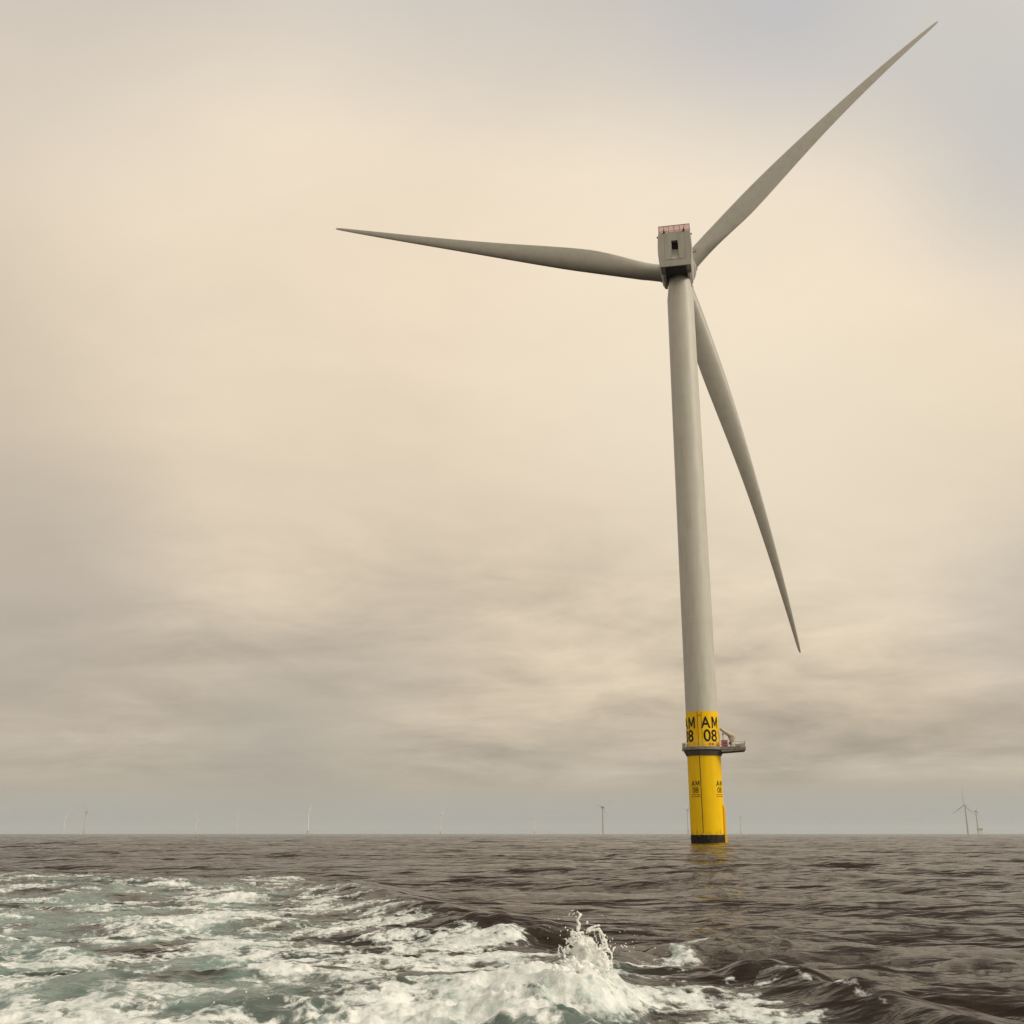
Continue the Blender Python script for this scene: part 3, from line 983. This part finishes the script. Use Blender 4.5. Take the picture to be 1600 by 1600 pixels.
# --- water shader, shared by the sea and the wake
def water_material():
    m, nt, b = mat('sea_water')
    out = nt.nodes['Material Output']
    geo = nd(nt, 'ShaderNodeNewGeometry')
    fo = nd(nt, 'ShaderNodeAttribute', attribute_name='foam'); te = nd(nt, 'ShaderNodeAttribute', attribute_name='aerated')

    def noise(scale, detail, vec=(1, 1, 1), rough=0.55):
        mp = nd(nt, 'ShaderNodeMapping'); mp.inputs['Scale'].default_value = vec
        mp.inputs['Rotation'].default_value = (0, 0, 0.24)
        nt.links.new(geo.outputs['Position'], mp.inputs['Vector'])
        n = nd(nt, 'ShaderNodeTexNoise'); n.inputs['Scale'].default_value = scale; n.inputs['Detail'].default_value = detail; n.inputs['Roughness'].default_value = rough
        nt.links.new(mp.outputs['Vector'], n.inputs['Vector'])
        return n.outputs['Fac']
    # water body
    wc = mixc(nt, te.outputs['Fac'], (0.026, 0.0155, 0.009), (0.185, 0.255, 0.23))
    nt.links.new(wc, b.inputs['Base Color'])
    b.inputs['Roughness'].default_value = 0.10
    b.inputs['IOR'].default_value = 1.33
    b.inputs['Specular IOR Level'].default_value = 0.41
    r1 = noise(2.6, 4, (0.4, 1.0, 1)); r2 = noise(0.35, 5, (0.4, 1.0, 1)); r3 = noise(0.05, 6, (0.4, 1, 1))
    b1 = nd(nt, 'ShaderNodeBump'); b1.inputs['Strength'].default_value = 0.7; b1.inputs['Distance'].default_value = 0.13
    nt.links.new(r1, b1.inputs['Height'])
    b2 = nd(nt, 'ShaderNodeBump'); b2.inputs['Strength'].default_value = 0.7; b2.inputs['Distance'].default_value = 1.4
    nt.links.new(r2, b2.inputs['Height']); nt.links.new(b1.outputs['Normal'], b2.inputs['Normal'])
    b3 = nd(nt, 'ShaderNodeBump'); b3.inputs['Strength'].default_value = 0.7; b3.inputs['Distance'].default_value = 13.0
    nt.links.new(r3, b3.inputs['Height']); nt.links.new(b2.outputs['Normal'], b3.inputs['Normal'])
    nt.links.new(b3.outputs['Normal'], b.inputs['Normal'])
    # foam
    f = nd(nt, 'ShaderNodeBsdfPrincipled')
    f.inputs['Base Color'].default_value = (0.72, 0.735, 0.70, 1)
    f.inputs['Roughness'].default_value = 0.75
    f.inputs['Subsurface Weight'].default_value = 0.25
    f.inputs['Subsurface Radius'].default_value = (0.08, 0.08, 0.08)
    n4 = noise(9, 6, (1, 0.75, 1), 0.65); n5 = noise(32, 4)
    thick = mth(nt, 'ADD', mth(nt, 'MULTIPLY', noise(1.7, 5), 0.7), mth(nt, 'MULTIPLY', n4, 0.5))  # thinner foam, with the soft grey-green shading put into the colour too
    nt.links.new(mixc(nt, sstep(nt, thick, 0.44, 0.74), (0.46, 0.53, 0.51), (0.82, 0.835, 0.815)), f.inputs['Base Color'])
    bb = nd(nt, 'ShaderNodeBump'); bb.inputs['Strength'].default_value = 0.6; bb.inputs['Distance'].default_value = 0.05
    nt.links.new(n4, bb.inputs['Height']); nt.links.new(bb.outputs['Normal'], f.inputs['Normal'])
    v = mth(nt, 'ADD', fo.outputs['Fac'], mth(nt, 'MULTIPLY', mth(nt, 'SUBTRACT', n4, 0.5), 1.0))
    v = mth(nt, 'ADD', v, mth(nt, 'MULTIPLY', mth(nt, 'SUBTRACT', n5, 0.5), 0.3))
    lace = mth(nt, 'SUBTRACT', 1.0, mth(nt, 'MULTIPLY', mth(nt, 'ABSOLUTE', mth(nt, 'SUBTRACT', noise(3.4, 5, (0.8, 1, 1), 0.6), 0.5)), 5.0))
    v = mth(nt, 'ADD', v, mth(nt, 'MULTIPLY', mth(nt, 'SUBTRACT', lace, 0.45), 0.42))
    a1 = sstep(nt, v, 0.20, 0.80)
    gate = sstep(nt, fo.outputs['Fac'], 0.0, 0.2)
    a1 = mth(nt, 'MULTIPLY', a1, gate)
    mx = nd(nt, 'ShaderNodeMixShader')
    nt.links.new(a1, mx.inputs[0]); nt.links.new(b.outputs[0], mx.inputs[1]); nt.links.new(f.outputs[0], mx.inputs[2])
    nt.links.new(mx.outputs[0], out.inputs['Surface'])
    return m


M_WATER = water_material()
verts = np.stack([PX, PY, Z], -1).reshape(-1, 3)
idx = np.arange(nR * nA).reshape(nR, nA)
nxt = np.roll(idx, -1, axis=1)
quads = np.stack([idx[:-1], nxt[:-1], nxt[1:], idx[1:]], -1)[:, :, ::-1]
insd = (IN_A > -0.03)
qin = insd[:-1] | np.roll(insd, -1, 1)[:-1] | insd[1:] | np.roll(insd, -1, 1)[1:]


def grid_object(name, q):
    q = q.reshape(-1, 4)
    used, inv = np.unique(q.ravel(), return_inverse=True)
    me = bpy.data.meshes.new(name)
    me.vertices.add(len(used)); me.vertices.foreach_set('co', verts[used].astype(np.float32).ravel())
    me.loops.add(len(inv)); me.loops.foreach_set('vertex_index', inv.astype(np.int32))
    me.polygons.add(len(q)); me.polygons.foreach_set('loop_start', np.arange(0, len(inv), 4, dtype=np.int32))
    me.polygons.foreach_set('use_smooth', np.ones(len(q), bool))
    for nm, A in (('foam', FO_A), ('aerated', TE_A)):
        at = me.attributes.new(nm, 'FLOAT', 'POINT'); at.data.foreach_set('value', A.ravel()[used].astype(np.float32))
    me.update(); me.validate()
    me.materials.append(M_WATER)
    return link(bpy.data.objects.new(name, me))


sea = grid_object('sea', quads[~qin]); tag(sea, kind='structure')
wk = grid_object('boat_wake', quads[qin])
tag(wk, 'white foam and pale green churned water of the wake spreading across the dark sea', 'wake', kind='stuff')
# inner disc under the boat, behind the picture's lower edge
bm = bmesh.new()
c_ = bm.verts.new((0, 0, -0.02)); rg = [bm.verts.new((3.0 * math.sin(2 * math.pi * i / 96), 3.0 * math.cos(2 * math.pi * i / 96), 0.0)) for i in range(96)]
for i in range(96): bm.faces.new((c_, rg[i], rg[(i + 1) % 96]))
tag(obj('sea_under_boat', bm, M_WATER), kind='structure')

# ------------------------------------------------------------------ splash
def foam_material():
    m, nt, f = mat('white_spray')
    f.inputs['Base Color'].default_value = (0.78, 0.785, 0.745, 1)
    f.inputs['Roughness'].default_value = 0.6
    f.inputs['Subsurface Weight'].default_value = 0.2
    f.inputs['Subsurface Radius'].default_value = (0.09, 0.10, 0.10)
    tc = nd(nt, 'ShaderNodeTexCoord')
    n = nd(nt, 'ShaderNodeTexNoise'); n.inputs['Scale'].default_value = 14; n.inputs['Detail'].default_value = 6
    nt.links.new(tc.outputs['Object'], n.inputs['Vector'])
    bb = nd(nt, 'ShaderNodeBump'); bb.inputs['Strength'].default_value = 0.5; bb.inputs['Distance'].default_value = 0.04
    nt.links.new(n.outputs['Fac'], bb.inputs['Height']); nt.links.new(bb.outputs['Normal'], f.inputs['Normal'])
    n2 = nd(nt, 'ShaderNodeTexNoise'); n2.inputs['Scale'].default_value = 2.2; n2.inputs['Detail'].default_value = 4
    nt.links.new(tc.outputs['Object'], n2.inputs['Vector'])
    nt.links.new(mixc(nt, sstep(nt, n2.outputs['Fac'], 0.5, 0.72), (0.84, 0.85, 0.83), (0.70, 0.76, 0.73)), f.inputs['Base Color'])
    return m


M_SPRAY = foam_material()


def at(px, py, y):
    """point seen at a pixel, at distance y from the boat"""
    r = ray(px, py); t = y / r[1]
    return Vector((r[0] * t, y, CAM_H + r[2] * t))


SPH = []
rs = random.Random(5)


def ball(p, r): SPH.append((Vector(p), r))


TH = 0.6


def chain(pts, r0, r1, n=10):
    n = int(n * 1.8)
    P = [Vector(p) for p in pts]
    seg = len(P) - 1
    for i in range(n + 1):
        u = i / n * seg; k = min(int(u), seg - 1); t = u - k
        q = P[k].lerp(P[k + 1], t)
        ball(q + Vector((rs.gauss(0, .006), rs.gauss(0, .006), rs.gauss(0, .005))), max(0.0065, TH * (r0 + (r1 - r0) * i / n) * rs.uniform(.75, 1.3)))


def blob_profile(tops, y_of, rmin, rmax, count, spread):
    """pile of foam balls: tops = [(px, py_top, py_bottom)]"""
    for _ in range(count):
        i = rs.randrange(len(tops) - 1); t = rs.random()
        a, b2 = tops[i], tops[i + 1]
        px = a[0] + (b2[0] - a[0]) * t; top = a[1] + (b2[1] - a[1]) * t; bot = a[2] + (b2[2] - a[2]) * t
        v = rs.random() ** 0.8
        py = top + (bot - top) * v
        r = rmin + (rmax - rmin) * rs.random() * (0.35 + 0.65 * v)
        p = at(px, py, y_of(px) + rs.uniform(-spread, spread) * (0.3 + 0.7 * v))
        p.z -= r * 0.8
        ball(p, r)


Y0 = 15.6
blob_profile([(880, 1482, 1560), (897, 1462, 1560), (903, 1455, 1560), (918, 1453, 1560), (926, 1468, 1560), (940, 1480, 1560), (954, 1502, 1560)], lambda x: Y0, 0.03, 0.13, 260, 0.30)
blob_profile([(800, 1562, 1600), (846, 1532, 1590), (868, 1506, 1590), (892, 1490, 1590), (925, 1496, 1590), (944, 1535, 1590), (955, 1570, 1600)], lambda x: 15.3, 0.03, 0.12, 520, 0.3)
blob_profile([(760, 1572, 1600), (800, 1556, 1600), (850, 1532, 1600), (895, 1520, 1600), (935, 1545, 1600), (960, 1585, 1610)], lambda x: 14.8, 0.03, 0.09, 420, 0.3)
BULK = SPH
SPH = []
# fingers and thrown threads of water
chain([at(903, 1453, Y0), at(905, 1445, Y0), at(902, 1436, Y0), at(907, 1430, Y0), at(905, 1426, Y0), at(901, 1423.5, Y0)], 0.035, 0.014, 16)
chain([at(907, 1430, Y0), at(909, 1427.5, Y0)], 0.02, 0.012, 4)
chain([at(891, 1425, Y0), at(894, 1422, Y0), at(896, 1421.5, Y0)], 0.012, 0.010, 5)
chain([at(917, 1454, Y0 - .1), at(926, 1449, Y0 - .1), at(937, 1446, Y0 - .1)], 0.03, 0.02, 12)
chain([at(918, 1456, Y0), at(929, 1453, Y0), at(936, 1451, Y0), at(940, 1458, Y0), at(943, 1466, Y0), at(947, 1473, Y0), at(948, 1482, Y0)], 0.028, 0.03, 24)
chain([at(936, 1451, Y0), at(938, 1464, Y0 + .1), at(943, 1476, Y0 + .1)], 0.016, 0.02, 12)
chain([at(929, 1453, Y0), at(930, 1462, Y0 + .1), at(934, 1474, Y0 + .1)], 0.012, 0.016, 12)
chain([at(893, 1457, Y0), at(895, 1464, Y0), at(897, 1470, Y0)], 0.03, 0.04, 6)
chain([at(921, 1450, Y0), at(917, 1454, Y0)], 0.02, 0.03, 4)
chain([at(948, 1482, Y0), at(956, 1490, Y0), at(955, 1505, Y0), at(957, 1515, Y0)], 0.03, 0.02, 12)
def remeshed(spheres, voxel, smooth, fac=0.5):
    bm = bmesh.new()
    for p, r in spheres:
        bmesh.ops.create_icosphere(bm, subdivisions=2 if r > 0.05 else 1, radius=r, matrix=Matrix.Translation(p))
    me = bpy.data.meshes.new('tmp'); bm.to_mesh(me); bm.free()
    o = bpy.data.objects.new('tmp', me); COL.objects.link(o)
    rm = o.modifiers.new('r', 'REMESH'); rm.mode = 'VOXEL'; rm.voxel_size = voxel
    s_ = o.modifiers.new('s', 'SMOOTH'); s_.factor = fac; s_.iterations = smooth
    dg = bpy.context.evaluated_depsgraph_get()
    m = bpy.data.meshes.new_from_object(o.evaluated_get(dg))
    bpy.data.objects.remove(o)
    return m


# ragged fringe: short tapering jets thrown off the upper and right-hand faces
for _ in range(120):
    u = rs.random()
    E = [(884, 1488), (893, 1474), (900, 1462), (908, 1456), (918, 1455), (928, 1466), (940, 1478), (950, 1492), (957, 1512), (950, 1535), (957, 1560), (965, 1585)]
    k = min(int(u * (len(E) - 1)), len(E) - 2); t_ = u * (len(E) - 1) - k
    ex_ = E[k][0] + (E[k + 1][0] - E[k][0]) * t_; ey_ = E[k][1] + (E[k + 1][1] - E[k][1]) * t_
    yy = Y0 - 0.6 * max(0, (ey_ - 1500) / 100) + rs.uniform(-.25, .15)
    a_ = at(ex_ - rs.uniform(0, 14), ey_ + rs.uniform(2, 14), yy)
    dv = Vector((rs.gauss(0.35 if ex_ > 915 else -0.25, .5), rs.gauss(0, .4), abs(rs.gauss(.75, .4)))).normalized()
    ln = rs.uniform(.05, .13) * (1.5 if rs.random() < .15 else 1)
    b_ = a_ + dv * ln * .6; c2 = a_ + dv * ln + Vector((dv.x * .03, 0, -.02))
    chain([a_, b_, c2], rs.uniform(.014, .03), rs.uniform(.004, .008), 7)
bm = bmesh.new()
NB = 0
for m_ in (remeshed(BULK, 0.015, 40), remeshed(SPH, 0.0075, 2)):
    NB = NB or len(m_.vertices)
    bm.from_mesh(m_)
me2 = bpy.data.meshes.new('splash'); bm.to_mesh(me2); bm.free()
nv = len(me2.vertices)
co = np.zeros(nv * 3, np.float32); me2.vertices.foreach_get('co', co); co = co.reshape(-1, 3)
no = np.zeros(nv * 3, np.float32); me2.vertices.foreach_get('normal', no); no = no.reshape(-1, 3)
from mathutils import noise as mnoise
for k in range(nv):
    p = Vector(co[k].tolist())
    if k < NB:
        a = mnoise.noise(p * 3.1) * 0.05 + mnoise.noise(p * 9.0) * 0.04
        a += mnoise.noise(p * 19.0) * 0.024 + mnoise.fractal(p * 42, 0.7, 2.1, 3) * 0.009
    else:
        a = mnoise.noise(p * 30) * 0.006
    co[k] += no[k] * a
me2.vertices.foreach_set('co', co.ravel())
me2.polygons.foreach_set('use_smooth', np.ones(len(me2.polygons), bool))
me2.name = 'splash'; me2.materials.clear(); me2.materials.append(M_SPRAY); me2.update()
sp = link(bpy.data.objects.new('splash', me2))
tag(sp, 'white splash of water leaping up from the crest of the wake with thin thrown threads', 'splash', kind='stuff')
# droplets
bm = bmesh.new()
drops = [(883.5, 1449.5, 1.2), (887, 1453.5, 1.2), (889, 1467, 1.1), (885, 1474, 1.1), (917.5, 1441.5, 1.7), (906, 1442.5, .9), (890, 1428, 1.1), (895, 1429, .9), (900, 1432.5, .9), (948, 1469, 1.2), (953, 1471, 1.0), (954, 1478, 1.2), (946, 1461, .9), (957, 1466, .8),
         (959, 1482, 1.6), (961, 1480, 1.2), (958, 1485, 1.4), (971, 1478, 1.2), (976, 1478, 1.2), (979, 1479.5, 1.3), (973, 1480, .8), (889, 1430, .8), (897, 1427, .7)]
for px, py, s in drops:
    p = at(px, py, Y0 + rs.uniform(-.2, .2))
    bmesh.ops.create_icosphere(bm, subdivisions=2, radius=0.0095 * s, matrix=Matrix.Translation(p) @ Matrix.Diagonal((1, 1, rs.uniform(.8, 1.6), 1)))
vs_ = sp.data.vertices
pick = np.random.default_rng(3).integers(0, NB, 9500)
unit = [(0, 0, 1), (0.94, 0, -0.33), (-0.47, 0.82, -0.33), (-0.47, -0.82, -0.33)]
for i in pick:
    v = vs_[int(i)]
    if v.normal.y > 0.5 or v.co.z < 0.05: continue
    d_ = rs.random() ** 3 * 0.15 * (1.6 if v.normal.z > .3 or v.normal.x > .3 else .5)
    p = v.co + v.normal * d_ + Vector((rs.gauss(0, .012), rs.gauss(0, .012), rs.gauss(0, .012)))
    bmesh.ops.create_icosphere(bm, subdivisions=1, radius=rs.uniform(.0025, .008) * (1 - 2.5 * d_), matrix=Matrix.Translation(p))
for _ in range(90):
    px = rs.gauss(925, 32); py = rs.gauss(1475, 22)
    p = at(px, py, Y0 + rs.uniform(-.3, .3))
    bmesh.ops.create_icosphere(bm, subdivisions=1, radius=rs.uniform(.003, .009), matrix=Matrix.Translation(p))
for _ in range(160):
    px = rs.uniform(30, 780); py = rs.gauss(1580, 14)
    p = at(px, py, rs.uniform(14.2, 15.5))
    bmesh.ops.create_icosphere(bm, subdivisions=1, radius=rs.uniform(.004, .013), matrix=Matrix.Translation(p))
tag(obj('spray', bm, M_SPRAY), 'small white droplets flying off the splash and the foam crests', 'spray', kind='stuff')

# ------------------------------------------------------------------ sky and light
SUN_AZ, SUN_EL = AZ + R(105), R(32)                   # compass angle clockwise from +Y
w = bpy.data.worlds.new('World')
S.world = w
w.use_nodes = True
nt = w.node_tree
bg = nt.nodes['Background']
sky = nd(nt, 'ShaderNodeTexSky', sky_type='NISHITA')
sky.sun_disc = False
sky.sun_elevation = SUN_EL
sky.sun_rotation = SUN_AZ
tc = nd(nt, 'ShaderNodeTexCoord')
DIR = tc.outputs['Generated']
sep = nd(nt, 'ShaderNodeSeparateXYZ'); nt.links.new(DIR, sep.inputs[0])
zz = mth(nt, 'MAXIMUM', sep.outputs['Z'], 0.0)
# cloud deck coordinates: direction projected on a layer overhead
den = mth(nt, 'ADD', zz, 0.16)
cx_ = mth(nt, 'DIVIDE', sep.outputs['X'], den); cy_ = mth(nt, 'DIVIDE', sep.outputs['Y'], den)
cmb = nd(nt, 'ShaderNodeCombineXYZ'); nt.links.new(cx_, cmb.inputs[0]); nt.links.new(cy_, cmb.inputs[1])


def cloud_noise(scale, detail, rot, sc, off=(0, 0, 0), rough=0.5, dist=0.0):
    mp = nd(nt, 'ShaderNodeMapping'); mp.inputs['Rotation'].default_value = (0, 0, rot); mp.inputs['Scale'].default_value = sc; mp.inputs['Location'].default_value = off
    nt.links.new(cmb.outputs[0], mp.inputs['Vector'])
    n = nd(nt, 'ShaderNodeTexNoise'); n.inputs['Scale'].default_value = scale; n.inputs['Detail'].default_value = detail; n.inputs['Roughness'].default_value = rough; n.inputs['Distortion'].default_value = dist
    nt.links.new(mp.outputs['Vector'], n.inputs['Vector'])
    return n.outputs['Fac']


big = cloud_noise(0.55, 4, 0.3, (1, 1, 1), (2.1, 0.4, 0), 0.5, 0.4)
str_ = cloud_noise(1.15, 6, 0.12, (0.8, 1.0, 1), (5.2, 1.1, 0), 0.6, 0.5)
finest = cloud_noise(3.6, 6, -0.1, (0.9, 1.0, 1), (1.2, 4.1, 0), 0.62, 0.6)
# brightness by elevation
el = mth(nt, 'ARCSINE', zz)
eldeg = mth(nt, 'MULTIPLY', el, 180 / math.pi)
wob = mth(nt, 'MULTIPLY', mth(nt, 'SUBTRACT', big, 0.5), 7.0)
fadew = sstep(nt, eldeg, 2.5, 14)
e2 = mth(nt, 'ADD', eldeg, mth(nt, 'MULTIPLY', wob, fadew))
azim = mth(nt, 'ARCTAN2', sep.outputs['X'], sep.outputs['Y'])
azdeg = mth(nt, 'MULTIPLY', azim, 180 / math.pi)
azs = mth(nt, 'MINIMUM', mth(nt, 'MAXIMUM', azdeg, -12.0), 45.0)
e2 = mth(nt, 'ADD', e2, mth(nt, 'MULTIPLY', mth(nt, 'MULTIPLY', mth(nt, 'SUBTRACT', azs, 0.0), 0.09), sstep(nt, eldeg, 5, 14)))
ramp = nd(nt, 'ShaderNodeValToRGB')
nt.links.new(mth(nt, 'DIVIDE', e2, 90.0), ramp.inputs['Fac'])
stops = [(-1, (0.385, 0.385, 0.34)), (1.0, (0.40, 0.40, 0.355)), (2.3, (0.465, 0.405, 0.32)), (6.5, (0.60, 0.495, 0.365)), (11, (0.74, 0.615, 0.455)), (14.5, (0.78, 0.65, 0.485)), (18, (0.81, 0.675, 0.505)), (23, (0.86, 0.72, 0.54)),
         (29, (0.95, 0.79, 0.59)), (35, (0.91, 0.775, 0.60)), (40, (0.73, 0.655, 0.56)), (46, (0.58, 0.55, 0.51)), (90, (0.49, 0.465, 0.43))]
cr = ramp.color_ramp
while len(cr.elements) > 1: cr.elements.remove(cr.elements[-1])
cr.elements[0].position = 0; cr.elements[0].color = (*stops[0][1], 1)
for e_, c in stops[1:]:
    k = cr.elements.new(e_ / 90); k.color = (*c, 1)
col = ramp.outputs['Color']


def mulc(c, f):
    n = nd(nt, 'ShaderNodeVectorMath', operation='SCALE')
    nt.links.new(c, n.inputs[0])
    if isinstance(f, (int, float)): n.inputs['Scale'].default_value = f
    else: nt.links.new(f, n.inputs['Scale'])
    return n.outputs[0]


# streaks of stratus low down
lowk = sstep(nt, eldeg, 9, 19, 1.2, 0.26)
hor = sstep(nt, eldeg, 1.5, 3.5)
mixn = mth(nt, 'ADD', mth(nt, 'SUBTRACT', str_, 0.5), mth(nt, 'MULTIPLY', mth(nt, 'SUBTRACT', finest, 0.5), 0.5))
st = mth(nt, 'ADD', 1.0, mth(nt, 'MULTIPLY', mth(nt, 'MULTIPLY', mixn, lowk), hor))
col = mulc(col, st)


def lobe(px, py, r_in, r_out):
    d = Vector(ray(px, py)).normalized()
    n = nd(nt, 'ShaderNodeVectorMath', operation='DOT_PRODUCT')
    nt.links.new(DIR, n.inputs[0]); n.inputs[1].default_value = d
    a = mth(nt, 'MULTIPLY', mth(nt, 'ARCCOSINE', mth(nt, 'MINIMUM', n.outputs['Value'], 1.0)), 180 / math.pi)
    a = mth(nt, 'ADD', a, mth(nt, 'MULTIPLY', mth(nt, 'SUBTRACT', big, 0.5), 8.0))
    return sstep(nt, a, r_in, r_out, 1.0, 0.0)


# individual cloud masses, and an unseen dark one added to dim the left
col = mixc(nt, mth(nt, 'MULTIPLY', lobe(1230, 0, 0, 12), 0.75), col, (0.54, 0.54, 0.56))
col = mixc(nt, mth(nt, 'MULTIPLY', lobe(1650, 150, 1, 13), 0.9), col, (0.555, 0.55, 0.535))
col = mixc(nt, mth(nt, 'MULTIPLY', lobe(1640, 960, 0, 9), 0.6), col, (0.47, 0.43, 0.39))
col = mixc(nt, mth(nt, 'MULTIPLY', lobe(40, 950, 1, 12), 0.75), col, (0.43, 0.375, 0.315))
col = mixc(nt, mth(nt, 'MULTIPLY', lobe(430, 1150, 0, 9), 0.7), col, (0.41, 0.37, 0.31))
col = mixc(nt, mth(nt, 'MULTIPLY', lobe(640, 1010, 0, 6), 0.35), col, (0.46, 0.40, 0.33))
col = mixc(nt, mth(nt, 'MULTIPLY', lobe(-1500, 700, 10, 34), 0.8), col, (0.30, 0.27, 0.235))  # unseen cloud left of frame, added to darken left water and turbine side
col = mixc(nt, mth(nt, 'MULTIPLY', lobe(0, -40, 2, 15), 0.6), col, (0.58, 0.53, 0.475))
col = mixc(nt, mth(nt, 'MULTIPLY', lobe(-220, 620, 4, 17), 0.5), col, (0.55, 0.465, 0.36))
col = mixc(nt, mth(nt, 'MULTIPLY', lobe(1380, 740, 2, 11), 0.55), col, (0.86, 0.74, 0.56))
col = mixc(nt, mth(nt, 'MULTIPLY', lobe(1100, 500, 3, 16), 0.5), col, (0.93, 0.81, 0.635))
col = mixc(nt, mth(nt, 'MULTIPLY', lobe(300, 300, 2, 14), 0.25), col, (0.80, 0.70, 0.56))
# a little open sky shining through, everywhere
skc = mulc(sky.outputs['Color'], 0.10)
col = mixc(nt, 0.05, col, skc)
# brighter veil of cloud round the sun, outside the picture to the right
sd = (math.sin(SUN_AZ) * math.cos(SUN_EL), math.cos(SUN_AZ) * math.cos(SUN_EL), math.sin(SUN_EL))
n = nd(nt, 'ShaderNodeVectorMath', operation='DOT_PRODUCT'); nt.links.new(DIR, n.inputs[0]); n.inputs[1].default_value = sd
glow = sstep(nt, n.outputs['Value'], 0.25, 1.0, 0.0, 0.7)
col = mixc(nt, glow, col, (1.5, 1.3, 1.0))
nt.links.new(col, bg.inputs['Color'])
bg.inputs['Strength'].default_value = 1.0

sl = bpy.data.lights.new('sun', 'SUN')
sl.energy = 1.5
sl.angle = R(22)
sl.color = (1.0, 0.92, 0.78)
so = bpy.data.objects.new('sun', sl); COL.objects.link(so)
so.rotation_euler = Vector((-sd[0], -sd[1], -sd[2])).to_track_quat('-Z', 'Y').to_euler()

# ------------------------------------------------------------------ haze
USE_HAZE = True
if USE_HAZE:
    bm = bmesh.new()
    add_box(bm, (0, 15000, 148.5), (90000, 60000, 303))
    hz = obj('haze', bm, None, smooth=False) if False else None
    me = bpy.data.meshes.new('haze'); bm.to_mesh(me); bm.free()
    hm = bpy.data.materials.new('haze_air'); hm.use_nodes = True
    hn = hm.node_tree
    hn.nodes.remove(hn.nodes['Principled BSDF'])
    pv = hn.nodes.new('ShaderNodeVolumePrincipled')
    pv.inputs['Color'].default_value = (0.86, 0.93, 1.0, 1)
    pv.inputs['Density'].default_value = 3.4e-5
    pv.inputs['Anisotropy'].default_value = 0.1
    hn.links.new(pv.outputs[0], hn.nodes['Material Output'].inputs['Volume'])
    me.materials.append(hm)
    hz = link(bpy.data.objects.new('haze', me)); tag(hz, kind='stuff')
    hz['label'] = 'thin pale haze lying over the whole sea'; hz['category'] = 'haze'

# ------------------------------------------------------------------ camera
cam = bpy.data.cameras.new('camera')
cam.sensor_width = 36
cam.lens = F_PX / 1600 * 36
cam.clip_start = 0.1
cam.clip_end = 200000
co_ = bpy.data.objects.new('camera', cam); COL.objects.link(co_)
co_.location = (0, 0, CAM_H)
co_.rotation_euler = (R(90) + PITCH, 0, 0)
S.camera = co_

S.render.engine = 'CYCLES'
S.render.resolution_x = S.render.resolution_y = 1024
S.view_settings.view_transform = 'Standard'
S.view_settings.look = 'None'
S.view_settings.exposure = 0
S.view_settings.gamma = 1
S.cycles.max_bounces = 6
S.cycles.volume_bounces = 1
